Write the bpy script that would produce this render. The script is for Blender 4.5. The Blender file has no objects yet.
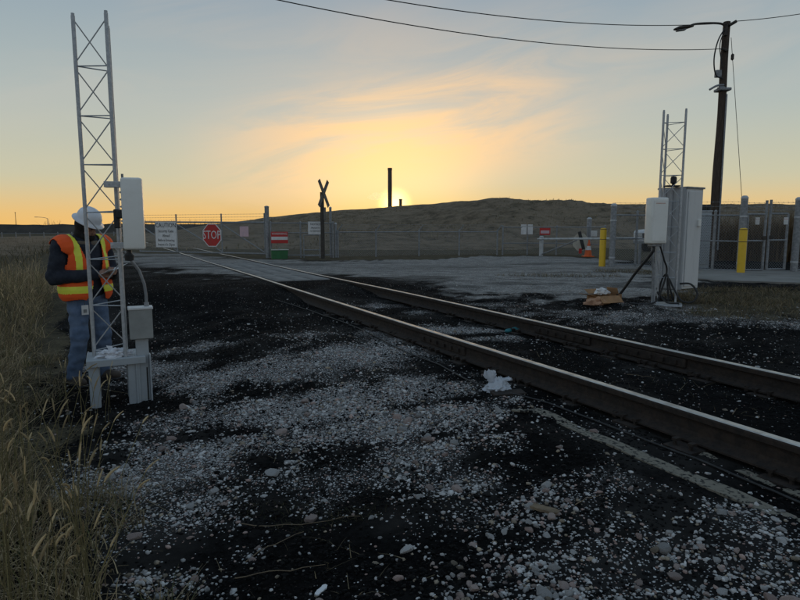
import bpy, bmesh, math, random
import numpy as np
from mathutils import Vector, Matrix, Euler, noise as mnoise

sc = bpy.context.scene
R = math.radians
random.seed(7)
RNG = np.random.default_rng(11)

# ------------------------------------------------------------------ camera
F = 590.0 / 800.0            # focal length in picture widths
CAMZ = 1.55
PITCH = R(6.96)
cd = bpy.data.cameras.new('camera')
cd.sensor_width = 36.0
cd.lens = 36.0 * F
cd.clip_start = 0.05
cd.clip_end = 20000
cam = bpy.data.objects.new('camera', cd)
sc.collection.objects.link(cam)
cam.location = (0, 0, CAMZ)
cam.rotation_euler = (R(90) - PITCH, 0, 0)
sc.camera = cam

# ------------------------------------------------------------------ sky, sun, exposure
SUN_EL = R(2.2)
SUN_AZ = R(-0.5)
w = bpy.data.worlds.new('World')
sc.world = w
w.use_nodes = True
wt = w.node_tree
wt.nodes.clear()


class NT:
    """tiny node helper"""
    def __init__(s, tree):
        s.t = tree

    def n(s, kind, **kw):
        nd = s.t.nodes.new(kind)
        for k, v in kw.items():
            setattr(nd, k, v)
        return nd

    def put(s, sock, v):
        if isinstance(v, bpy.types.NodeSocket):
            s.t.links.new(v, sock)
        elif isinstance(v, (tuple, list)) and len(v) == 3 and sock.type == 'RGBA':
            sock.default_value = (*v, 1)
        else:
            sock.default_value = v

    def math(s, op, a, b=0.0, c=0.0, clamp=False):
        nd = s.n('ShaderNodeMath', operation=op, use_clamp=clamp)
        s.put(nd.inputs[0], a)
        s.put(nd.inputs[1], b)
        s.put(nd.inputs[2], c)
        return nd.outputs[0]

    def vmath(s, op, a, b=(0, 0, 0)):
        nd = s.n('ShaderNodeVectorMath', operation=op)
        s.put(nd.inputs[0], a)
        s.put(nd.inputs[1], b)
        return nd.outputs['Value'] if op in ('DOT_PRODUCT', 'LENGTH', 'DISTANCE') else nd.outputs[0]

    def mix(s, f, a, b, blend='MIX'):
        nd = s.n('ShaderNodeMix', data_type='RGBA', blend_type=blend)
        s.put(nd.inputs[0], f)
        s.put(nd.inputs[6], a)
        s.put(nd.inputs[7], b)
        return nd.outputs[2]

    def ramp(s, f, lo, hi, a=0.0, b=1.0, smooth=True):
        nd = s.n('ShaderNodeMapRange', interpolation_type='SMOOTHSTEP' if smooth else 'LINEAR')
        s.put(nd.inputs[0], f)
        s.put(nd.inputs[1], lo)
        s.put(nd.inputs[2], hi)
        s.put(nd.inputs[3], a)
        s.put(nd.inputs[4], b)
        return nd.outputs[0]

    def noise(s, vec, scale, detail=4.0, rough=0.55, dist=0.0):
        nd = s.n('ShaderNodeTexNoise')
        s.put(nd.inputs['Vector'], vec)
        nd.inputs['Scale'].default_value = scale
        nd.inputs['Detail'].default_value = detail
        nd.inputs['Roughness'].default_value = rough
        nd.inputs['Distortion'].default_value = dist
        return nd.outputs['Fac']

    def xyz(s, v):
        nd = s.n('ShaderNodeSeparateXYZ')
        s.put(nd.inputs[0], v)
        return nd.outputs

    def comb(s, x, y, z):
        nd = s.n('ShaderNodeCombineXYZ')
        s.put(nd.inputs[0], x)
        s.put(nd.inputs[1], y)
        s.put(nd.inputs[2], z)
        return nd.outputs[0]


def build_world():
    g = NT(wt)
    out = g.n('ShaderNodeOutputWorld')
    bg = g.n('ShaderNodeBackground')
    sky = g.n('ShaderNodeTexSky', sky_type='NISHITA', sun_disc=False)
    sky.sun_elevation = SUN_EL
    sky.sun_rotation = SUN_AZ
    sky.altitude = 200
    sky.air_density = 1.0
    sky.dust_density = 2.2
    sky.ozone_density = 1.0
    tc = g.n('ShaderNodeTexCoord')
    d = tc.outputs['Generated']
    x, y, z = g.xyz(d)
    sund = (math.sin(SUN_AZ) * math.cos(SUN_EL), math.cos(SUN_AZ) * math.cos(SUN_EL), math.sin(SUN_EL))
    cosang = g.vmath('DOT_PRODUCT', d, sund)
    # thin high cloud in long slanting streaks, densest in a bank above the sunset
    az = g.math('ARCTAN2', x, y)
    el = g.math('ARCSINE', z)
    slant = g.math('SUBTRACT', el, g.math('MULTIPLY', az, 0.16))
    p = g.comb(g.math('MULTIPLY', az, 3.2), g.math('MULTIPLY', slant, 15.0), g.math('MULTIPLY', y, 0.6))
    n1 = g.noise(p, 1.0, 8.0, 0.60, 0.9)
    n2 = g.noise(p, 0.33, 3.0, 0.5, 0.3)
    streak = g.ramp(n1, 0.30, 0.62)
    bank = g.math('MULTIPLY', g.ramp(g.math('ABSOLUTE', g.math('SUBTRACT', slant, 0.150)), 0.03, 0.125, 1.0, 0.0),
                  g.ramp(g.math('ABSOLUTE', g.math('SUBTRACT', az, 0.0)), 0.06, 0.40, 1.0, 0.0))
    thin = g.math('MULTIPLY', g.ramp(n2, 0.42, 0.66), 0.22)
    cov = g.math('MULTIPLY', streak, g.math('MAXIMUM', bank, thin))
    near = g.ramp(cosang, 0.76, 1.0, 0.0, 1.0, False)
    base = g.vmath('MULTIPLY', sky.outputs[0], (0.10, 0.10, 0.10))
    side = g.ramp(cosang, -0.7, 0.95)
    high = g.mix(side, (0.205, 0.290, 0.390), (0.200, 0.298, 0.405))
    mid = g.mix(side, (0.420, 0.465, 0.490), (0.415, 0.475, 0.455))
    veil = g.mix(g.ramp(z, 0.12, 0.46), mid, high)
    c1 = g.mix(0.85, base, veil)
    # haze along the horizon: pale straw above, orange close to the ground
    straw = g.mix(side, (0.52, 0.50, 0.45), (0.59, 0.525, 0.300))
    amber = g.mix(side, (0.56, 0.45, 0.33), (0.82, 0.435, 0.080))
    c2 = g.mix(g.math('MULTIPLY', g.ramp(z, 0.0, 0.20, 1.0, 0.0), 0.85), c1, straw)
    c2 = g.mix(g.math('MULTIPLY', g.ramp(z, -0.01, 0.085, 1.0, 0.0), 0.85), c2, amber)
    cl = g.mix(near, (0.46, 0.47, 0.47), (0.97, 0.61, 0.29))
    c3 = g.mix(g.math('MULTIPLY', cov, 0.95), c2, cl)
    # aureole of the low sun behind thin steam
    core = g.math('POWER', g.ramp(cosang, math.cos(R(14)), 1.0, 0.0, 1.0, False), 3.0)
    tight = g.math('POWER', g.ramp(cosang, math.cos(R(2.2)), 1.0, 0.0, 1.0, False), 4.0)
    c4 = g.mix(1.0, c3, g.vmath('MULTIPLY', (0.27, 0.17, 0.03), g.comb(core, core, core)), 'ADD')
    c5 = g.mix(1.0, c4, g.vmath('MULTIPLY', (3.4, 2.1, 0.55), g.comb(tight, tight, tight)), 'ADD')
    wt.links.new(c5, bg.inputs[0])
    bg.inputs[1].default_value = 1.0
    wt.links.new(bg.outputs[0], out.inputs[0])


build_world()
sl = bpy.data.lights.new('sun', 'SUN')
sl.energy = 0.7
sl.angle = R(1.5)
sl.color = (1.0, 0.62, 0.32)
sun = bpy.data.objects.new('sun', sl)
sc.collection.objects.link(sun)
sun.location = (0, 60, 30)
sun.rotation_euler = (R(90) - SUN_EL, 0, R(180) - SUN_AZ)
sc.view_settings.view_transform = 'Standard'
sc.view_settings.look = 'None'
sc.view_settings.exposure = 0.20
sc.view_settings.gamma = 1.0
sc.view_settings.use_curve_mapping = False
sc.cycles.use_denoising = True
sc.cycles.max_bounces = 6
sc.cycles.volume_bounces = 1
sc.cycles.transparent_max_bounces = 12

# ------------------------------------------------------------------ helpers
FP = 590.0
CP, SP = math.cos(PITCH), math.sin(PITCH)


def ray(px, py):
    x, y = (px - 400) / FP, (300 - py) / FP
    return Vector((x, CP + y * SP, y * CP - SP))


def at_y(px, py, Y):
    d = ray(px, py)
    return Vector((0, 0, CAMZ)) + d * (Y / d.y)


def at_z(px, py, z=0.0):
    d = ray(px, py)
    return Vector((0, 0, CAMZ)) + d * ((z - CAMZ) / d.z)


COL = sc.collection


def put(o, parent=None):
    COL.objects.link(o)
    if parent is not None:
        o.parent = parent
    return o


def tag(o, label=None, cat=None, group=None, kind=None):
    if label:
        o['label'] = label
    if cat:
        o['category'] = cat
    if group:
        o['group'] = group
    if kind:
        o['kind'] = kind
    return o


def empty(name, loc=(0, 0, 0), rz=0.0, label=None, cat=None, group=None):
    o = bpy.data.objects.new(name, None)
    o.empty_display_size = 0.1
    COL.objects.link(o)
    o.location = loc
    o.rotation_euler = (0, 0, rz)
    return tag(o, label, cat, group)


def copy_tree(o, parent=None):
    c = o.copy()
    COL.objects.link(c)
    c.parent = parent
    for ch in list(o.children):
        copy_tree(ch, c)
    return c


class MB:
    """collects shapes into one mesh"""
    def __init__(s):
        s.v, s.f, s.m = [], [], []

    def add(s, verts, faces, mi=0):
        b = len(s.v)
        s.v += [tuple(p) for p in verts]
        s.f += [tuple(i + b for i in f) for f in faces]
        s.m += [mi] * len(faces)
        return s

    def box(s, c, size, rot=None, mi=0, taper=1.0):
        hx, hy, hz = size[0] / 2, size[1] / 2, size[2] / 2
        P = [Vector((sx * hx * (taper if sz > 0 else 1), sy * hy * (taper if sz > 0 else 1), sz * hz))
             for sz in (-1, 1) for sy in (-1, 1) for sx in (-1, 1)]
        if rot is not None:
            M = rot if isinstance(rot, Matrix) else Euler(rot).to_matrix()
            P = [M @ p for p in P]
        c = Vector(c)
        return s.add([p + c for p in P], [(0, 2, 3, 1), (4, 5, 7, 6), (0, 1, 5, 4), (2, 6, 7, 3), (0, 4, 6, 2), (1, 3, 7, 5)], mi)

    def rbox(s, c, size, r=0.01, rot=None, mi=0, seg=2):
        """box with rounded edges"""
        bm = bmesh.new()
        bmesh.ops.create_cube(bm, size=1.0)
        bmesh.ops.scale(bm, vec=size, verts=bm.verts)
        bmesh.ops.bevel(bm, geom=list(bm.edges), offset=r, segments=seg, profile=0.5, affect='EDGES')
        M = Matrix.Identity(3) if rot is None else (rot if isinstance(rot, Matrix) else Euler(rot).to_matrix())
        c = Vector(c)
        bm.verts.index_update()
        s.add([M @ v.co + c for v in bm.verts], [[v.index for v in f.verts] for f in bm.faces], mi)
        bm.free()
        return s

    def tube(s, pts, r, n=8, mi=0, caps=True, flat=1.0):
        """tube along points; r a number or a list"""
        pts = [Vector(p) for p in pts]
        k = len(pts)
        rs = r if isinstance(r, (list, tuple)) else [r] * k
        rings = []
        up = None
        for i in range(k):
            d = (pts[min(i + 1, k - 1)] - pts[max(i - 1, 0)])
            if d.length < 1e-9:
                d = Vector((0, 0, 1))
            d.normalize()
            if up is None:
                up = Vector((0, 0, 1)) if abs(d.z) < 0.9 else Vector((0, 1, 0))
            a = d.cross(up)
            if a.length < 1e-6:
                a = d.cross(Vector((1, 0.3, 0)))
            a.normalize()
            b = a.cross(d).normalized()
            up = b
            rings.append([pts[i] + (a * math.cos(2 * math.pi * j / n) + b * math.sin(2 * math.pi * j / n) * flat) * rs[i] for j in range(n)])
        V = [p for ring in rings for p in ring]
        Fc = []
        for i in range(k - 1):
            for j in range(n):
                Fc.append((i * n + j, i * n + (j + 1) % n, (i + 1) * n + (j + 1) % n, (i + 1) * n + j))
        if caps:
            Fc.append(tuple(range(n - 1, -1, -1)))
            Fc.append(tuple((k - 1) * n + j for j in range(n)))
        return s.add(V, Fc, mi)

    def prism(s, poly, depth, M=None, mi=0):
        """polygon in xy extruded along z by depth, then moved by the 4x4 M"""
        M = M or Matrix.Identity(4)
        n = len(poly)
        V = [M @ Vector((p[0], p[1], 0)) for p in poly] + [M @ Vector((p[0], p[1], depth)) for p in poly]
        Fc = [tuple(range(n - 1, -1, -1)), tuple(range(n, 2 * n))]
        for i in range(n):
            j = (i + 1) % n
            Fc.append((i, j, n + j, n + i))
        return s.add(V, Fc, mi)

    def lathe(s, prof, c=(0, 0, 0), n=16, M=None, mi=0):
        """(radius, z) profile turned about z"""
        M = M or Matrix.Identity(4)
        c = Vector(c)
        V, Fc = [], []
        for r, z in prof:
            for j in range(n):
                a = 2 * math.pi * j / n
                V.append(M @ Vector((r * math.cos(a), r * math.sin(a), z)) + c)
        for i in range(len(prof) - 1):
            for j in range(n):
                Fc.append((i * n + j, i * n + (j + 1) % n, (i + 1) * n + (j + 1) % n, (i + 1) * n + j))
        Fc.append(tuple(range(n - 1, -1, -1)))
        Fc.append(tuple((len(prof) - 1) * n + j for j in range(n)))
        return s.add(V, Fc, mi)

    def mesh(s, name, mats, smooth=False):
        me = bpy.data.meshes.new(name)
        me.from_pydata(s.v, [], s.f)
        mats = mats if isinstance(mats, (list, tuple)) else [mats]
        for m in mats:
            me.materials.append(m)
        if len(mats) > 1:
            me.polygons.foreach_set('material_index', s.m)
        if smooth:
            me.polygons.foreach_set('use_smooth', [True] * len(me.polygons))
            if smooth != 'all':
                me.set_sharp_from_angle(angle=R(40))
        me.update()
        return me

    def build(s, name, mats, parent=None, smooth=False):
        return put(bpy.data.objects.new(name, s.mesh(name, mats, smooth)), parent)


def np_mesh(name, V, Fc, mats, smooth=False, k=None):
    """mesh from numpy arrays; Fc is (n, 3) or (n, 4)"""
    me = bpy.data.meshes.new(name)
    n, k = Fc.shape
    me.vertices.add(len(V))
    me.vertices.foreach_set('co', np.asarray(V, np.float32).ravel())
    me.loops.add(n * k)
    me.loops.foreach_set('vertex_index', np.asarray(Fc, np.int32).ravel())
    me.polygons.add(n)
    me.polygons.foreach_set('loop_start', np.arange(0, n * k, k, dtype=np.int32))
    if smooth:
        me.polygons.foreach_set('use_smooth', np.ones(n, bool))
    me.update(calc_edges=True)
    me.validate()
    for m in (mats if isinstance(mats, (list, tuple)) else [mats]):
        me.materials.append(m)
    return me


def set_attr(me, name, arr, domain='POINT', typ='FLOAT_COLOR'):
    at = me.attributes.new(name, typ, domain)
    if typ == 'FLOAT_COLOR':
        if arr.shape[1] == 3:
            arr = np.concatenate([arr, np.ones((len(arr), 1))], 1)
        at.data.foreach_set('color', arr.astype(np.float32).ravel())
    else:
        at.data.foreach_set('value', arr.astype(np.float32).ravel())


def vnoise(x, y, seed=0):
    xi, yi = np.floor(x).astype(np.int64), np.floor(y).astype(np.int64)
    xf, yf = x - xi, y - yi

    def hsh(a, b):
        h = (a * 374761393 + b * 668265263 + seed * 1442695041) & 0xFFFFFFFF
        h = ((h ^ (h >> 13)) * 1274126177) & 0xFFFFFFFF
        return ((h ^ (h >> 16)) & 0xFFFFFF) / float(0xFFFFFF)
    u, v = xf * xf * (3 - 2 * xf), yf * yf * (3 - 2 * yf)
    a, b, c, d = hsh(xi, yi), hsh(xi + 1, yi), hsh(xi, yi + 1), hsh(xi + 1, yi + 1)
    return (a * (1 - u) + b * u) * (1 - v) + (c * (1 - u) + d * u) * v


def fbm(x, y, octv=4, seed=0):
    t, a, n = 0.0, 0.5, 0.0
    for i in range(octv):
        t = t + a * vnoise(x * 2 ** i + 17.3 * i, y * 2 ** i - 9.1 * i, seed + i)
        n += a
        a *= 0.5
    return t / n


def sstep(x, a, b):
    t = np.clip((x - a) / (b - a), 0, 1)
    return t * t * (3 - 2 * t)


# ------------------------------------------------------------------ materials
def mat(name):
    m = bpy.data.materials.new(name)
    m.use_nodes = True
    t = m.node_tree
    b = t.nodes['Principled BSDF']
    return m, NT(t), b


def bump(g, b, h, strength=0.3, dist=0.01):
    nd = g.n('ShaderNodeBump')
    nd.inputs['Strength'].default_value = strength
    nd.inputs['Distance'].default_value = dist
    g.put(nd.inputs['Height'], h)
    g.put(b.inputs['Normal'], nd.outputs[0])


def objco(g):
    return g.n('ShaderNodeTexCoord').outputs['Object']


def worn(name, c1, c2, rough=0.6, metal=0.0, scale=8.0, lo=0.35, hi=0.7, bstr=0.15, bscale=60.0, rough2=None, streak=None, spec=0.5):
    """base colour c1 with patches of c2, fine relief and uneven gloss"""
    m, g, b = mat(name)
    co = objco(g)
    if streak:
        co2 = g.vmath('MULTIPLY', co, streak)
    else:
        co2 = co
    f = g.ramp(g.noise(co2, scale, 6.0, 0.6), lo, hi)
    g.put(b.inputs['Base Color'], g.mix(f, c1, c2))
    f2 = g.noise(co, scale * 2.7, 4.0)
    r2 = rough2 if rough2 is not None else min(1.0, rough + 0.15)
    g.put(b.inputs['Roughness'], g.ramp(f2, 0.3, 0.7, rough, r2))
    b.inputs['Metallic'].default_value = metal
    b.inputs['Specular IOR Level'].default_value = spec
    if bstr:
        bump(g, b, g.noise(co, bscale, 3.0), bstr, 0.004)
    return m


M = {}
M['galv'] = worn('galvanised_steel', (0.38, 0.40, 0.42), (0.50, 0.52, 0.54), 0.45, 0.45, 30.0, bstr=0.05)
M['galv_dull'] = worn('dull_galvanised_steel', (0.22, 0.23, 0.24), (0.33, 0.34, 0.35), 0.6, 0.4, 14.0, bstr=0.08)
M['grey_paint'] = worn('grey_painted_steel', (0.36, 0.39, 0.41), (0.30, 0.32, 0.33), 0.5, 0.0, 9.0, 0.45, 0.8)
M['cabinet_grey'] = worn('cabinet_side_paint', (0.40, 0.415, 0.43), (0.32, 0.335, 0.35), 0.5, 0.0, 4.0, 0.45, 0.85, 0.06, streak=(3, 3, 0.5))
M['grey_box'] = worn('grey_box_paint', (0.30, 0.31, 0.30), (0.24, 0.25, 0.24), 0.5, 0.0, 7.0)
M['white_plastic'] = worn('white_plastic', (0.80, 0.80, 0.76), (0.68, 0.67, 0.62), 0.45, 0.0, 5.0, 0.4, 0.9, 0.04)
M['cabinet_white'] = worn('cabinet_paint', (0.60, 0.61, 0.61), (0.50, 0.51, 0.51), 0.45, 0.0, 4.0, 0.45, 0.85, 0.04, streak=(3, 3, 0.6))
M['black_rubber'] = worn('black_rubber', (0.012, 0.012, 0.013), (0.03, 0.03, 0.03), 0.55, 0.0, 20.0)
M['yellow'] = worn('yellow_paint', (0.72, 0.45, 0.02), (0.55, 0.32, 0.02), 0.5, 0.0, 7.0, 0.5, 0.85)
M['red'] = worn('red_sign_paint', (0.50, 0.022, 0.02), (0.40, 0.03, 0.025), 0.5, 0.0, 5.0)
M['white'] = worn('white_sign_paint', (0.70, 0.70, 0.70), (0.58, 0.58, 0.57), 0.5, 0.0, 6.0)
M['black'] = worn('black_sign_paint', (0.02, 0.02, 0.02), (0.035, 0.035, 0.035), 0.5)
M['green'] = worn('green_paint', (0.025, 0.15, 0.05), (0.025, 0.11, 0.04), 0.5, 0.0, 5.0)
M['orange'] = worn('orange_plastic', (0.75, 0.13, 0.02), (0.6, 0.11, 0.03), 0.5)
M['pink'] = worn('faded_pink_sign', (0.62, 0.42, 0.46), (0.52, 0.38, 0.42), 0.6)
M['pole_wood'] = worn('creosoted_pole_wood', (0.045, 0.032, 0.024), (0.09, 0.068, 0.05), 0.85, 0.0, 10.0, bstr=0.5, bscale=30, streak=(6, 6, 0.4))
M['timber'] = worn('grey_timber', (0.10, 0.085, 0.068), (0.20, 0.18, 0.15), 0.9, 0.0, 8.0, bstr=0.5, bscale=40)
M['sleeper'] = worn('coaly_sleeper', (0.009, 0.008, 0.007), (0.024, 0.019, 0.015), 0.9, 0.0, 9.0, bstr=0.6, bscale=40)
M['rust'] = worn('rusty_rail_side', (0.017, 0.0125, 0.010), (0.038, 0.025, 0.018), 0.8, 0.0, 18.0, bstr=0.4, bscale=80)
M['rail_top'] = worn('polished_rail_head', (0.60, 0.56, 0.51), (0.38, 0.33, 0.28), 0.30, 1.0, 7.0, 0.3, 0.75, 0.08, rough2=0.50, streak=(1, 1, 1))
M['concrete'] = worn('concrete', (0.22, 0.21, 0.19), (0.15, 0.14, 0.125), 0.9, 0.0, 1.5, bstr=0.3)
M['cardboard'] = worn('cardboard', (0.36, 0.20, 0.095), (0.28, 0.155, 0.075), 0.85, 0.0, 9.0)
M['paper'] = worn('paper', (0.68, 0.68, 0.68), (0.60, 0.60, 0.60), 0.8, 0.0, 12.0)

# ------------------------------------------------------------------ ground
UT = Vector((-0.451, 0.8925, 0.0)).normalized()      # along the track
US = Vector((UT.y, -UT.x, 0.0))                        # across it, away from the camera
S1, S2 = 3.22, 4.725                                   # rail centre lines
RAIL_TOP, RAIL_BASE = 0.42, 0.245


def st(x, y):
    return x * US.x + y * US.y, x * UT.x + y * UT.y


def w_st(s, t, z=0.0):
    return Vector((US.x * s + UT.x * t, US.y * s + UT.y * t, z))


def base_height(x, y):
    s, t = st(x, y)
    near = 0.225 * sstep(s, 0.2, 2.6) + 0.105 * sstep(s, 5.6, 8.0) + 0.022 * sstep(s, 3.3, 3.5) * (1 - sstep(s, 4.4, 4.65))
    k = sstep(t, 9.3, 12.2)
    far = 0.05 + 0.34 * sstep(s, -7.0, 1.5)
    z = near * (1 - k) + far * k
    return z


def bumps(x, y):
    s, t = st(x, y)
    a = (fbm(x * 1.1, y * 1.1, 3, 5) - 0.5) * 0.10 + (fbm(x * 5, y * 5, 3, 9) - 0.5) * 0.045 + (fbm(x * 17, y * 17, 2, 3) - 0.5) * 0.016
    tr = sstep(np.abs(s - 3.97), 1.0, 2.0)
    road = sstep(t, 9.0, 12.0)
    a = a * (0.25 + 0.75 * tr) * (1 - 0.75 * road)
    # low dunes of coal dust
    a = a + 0.05 * sstep(fbm(x * 0.8 + 40, y * 0.8, 3, 21), 0.45, 0.75) * sstep(s, 2.6, 1.8) * (1 - road)
    return a


def ground_z(x, y):
    x, y = np.asarray(x, float), np.asarray(y, float)
    return base_height(x, y) + bumps(x, y) * sstep(np.hypot(x, y - 4), 60, 25)


def gz(x, y):
    return float(ground_z(np.array([x]), np.array([y]))[0])


def on_ground(px, py):
    """where the sight line through a picture point meets the ground"""
    z = 0.2
    for _ in range(12):
        p = at_z(px, py, z)
        z = gz(p.x, p.y)
    return Vector((p.x, p.y, z))


def graded(lo, hi, step, far_lo, far_hi, grow=1.09):
    a = list(np.arange(lo, hi + step / 2, step))
    d, x = step, a[-1]
    while x < far_hi:
        d *= grow
        x += d
        a.append(x)
    d, x = step, a[0]
    while x > far_lo:
        d *= grow
        x -= d
        a.insert(0, x)
    return np.array(a)


def poly_sd(x, y, P):
    """signed distance to polygon, negative inside"""
    d = np.full(x.shape, 1e9)
    ins = np.zeros(x.shape, bool)
    n = len(P)
    for i in range(n):
        ax, ay = P[i][0], P[i][1]
        bx, by = P[(i + 1) % n][0], P[(i + 1) % n][1]
        ex, ey = bx - ax, by - ay
        u = np.clip(((x - ax) * ex + (y - ay) * ey) / (ex * ex + ey * ey + 1e-12), 0, 1)
        d = np.minimum(d, np.hypot(x - ax - u * ex, y - ay - u * ey))
        c = ((ay > y) != (by > y)) & (x < (bx - ax) * (y - ay) / (by - ay + 1e-12) + ax)
        ins ^= c
    return np.where(ins, -d, d)


ROAD = [on_ground(*p) for p in [(60, 250), (330, 261), (430, 258), (520, 255), (620, 258), (680, 268), (700, 284), (660, 300), (600, 306),
                                (520, 299), (440, 288), (390, 281), (330, 277), (262, 281), (200, 276), (130, 268), (60, 262)]]
GRAVEL = [  # picture point of the patch, half width and half depth in metres, strength
    (150, 372, .7, .35, .75), (215, 380, .7, .35, .85), (280, 372, .8, .4, .85), (350, 355, .8, .5, .8), (405, 335, .6, .5, .7), (215, 345, .5, .25, .6),
    (260, 410, .7, .35, .55), (330, 405, .7, .4, .9), (400, 390, .6, .4, .9), (380, 425, .6, .35, .85), (310, 440, .6, .3, .75), (440, 415, .45, .35, .85),
    (420, 455, .4, .3, .85), (450, 485, .3, .25, .85), (370, 480, .4, .25, .7), (330, 500, .25, .2, .55), (250, 480, .5, .22, .5), (480, 520, .25, .25, .75),
    (150, 480, .45, .28, .95), (190, 460, .4, .25, .9), (215, 500, .3, .2, .8), (150, 525, .3, .2, .75), (170, 585, .25, .13, .8), (250, 555, .15, .1, .5),
    (560, 500, .25, .2, .75), (610, 480, .2, .15, .6), (530, 560, .28, .2, .7), (600, 560, .3, .2, .8), (660, 565, .3, .2, .8), (720, 560, .25, .16, .75),
    (790, 570, .35, .3, .8), (640, 600, .4, .2, .9), (740, 520, .2, .14, .5), (560, 600, .3, .15, .8), (860, 600, .4, .3, .8), (470, 600, .25, .12, .55),
    (460, 330, .55, .28, 1.0), (500, 338, .35, .2, .8), (380, 306, .5, .4, .5), (290, 335, .5, .25, .45), (420, 312, .4, .3, .5),
    (620, 316, .9, .4, .55), (740, 318, .9, .4, .5), (690, 308, .9, .5, .65), (560, 312, .8, .35, .45), (790, 322, .9, .4, .45), (500, 305, .8, .4, .4)]
GRAVEL = [(on_ground(a, b), c, d, e) for a, b, c, d, e in GRAVEL]


def zones(x, y):
    s, t = st(x, y)
    wob = (fbm(x * 0.9, y * 0.9, 4, 31) - 0.5)
    wob2 = (fbm(x * 4.5, y * 4.5, 4, 37) - 0.5)
    gv = np.zeros(x.shape)
    for c, a, b, k in GRAVEL:
        q = ((x - c.x) / a) ** 2 + ((y - c.y) / b) ** 2
        gv = np.maximum(gv, k * np.exp(-q * 0.9))
    gv = np.clip(gv + (wob2 * 0.9 + wob * 0.4) * (gv > 0.05), 0, 1)
    rd = sstep(-poly_sd(x, y, ROAD) + wob * 2.6 + wob2 * 1.6, -0.7, 1.0)
    rd = rd * (0.52 + 0.48 * sstep(fbm(x * 0.35, y * 1.3, 4, 55), 0.36, 0.58))
    # dry grass and bare earth: the yard right of the near tower, the field far left, and beyond the road
    gr = sstep(s + wob * 2.2 + wob2 * 0.8, 7.0, 8.8) * sstep(t + wob * 2, 8.5, 6.0) * 0.75
    fl = sstep(-s + wob * 1.0, 0.25, 0.8)
    fl = np.maximum(fl, sstep(-s + wob * 2, 5.0, 8.0))
    beyond = np.maximum(sstep(t + wob * 3, 25, 29), sstep(y - 0.0 * x + wob * 2.0, 24.6, 26.2))
    beyond = np.maximum(beyond, sstep(y + wob * 1.5, 19.5, 22.0) * sstep(t, 9, 12) * 0.85)
    gr = np.maximum(gr, np.maximum(fl, beyond))
    gr = gr * (1 - rd * 0.9)
    return np.stack([gv, rd, gr], -1)


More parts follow.
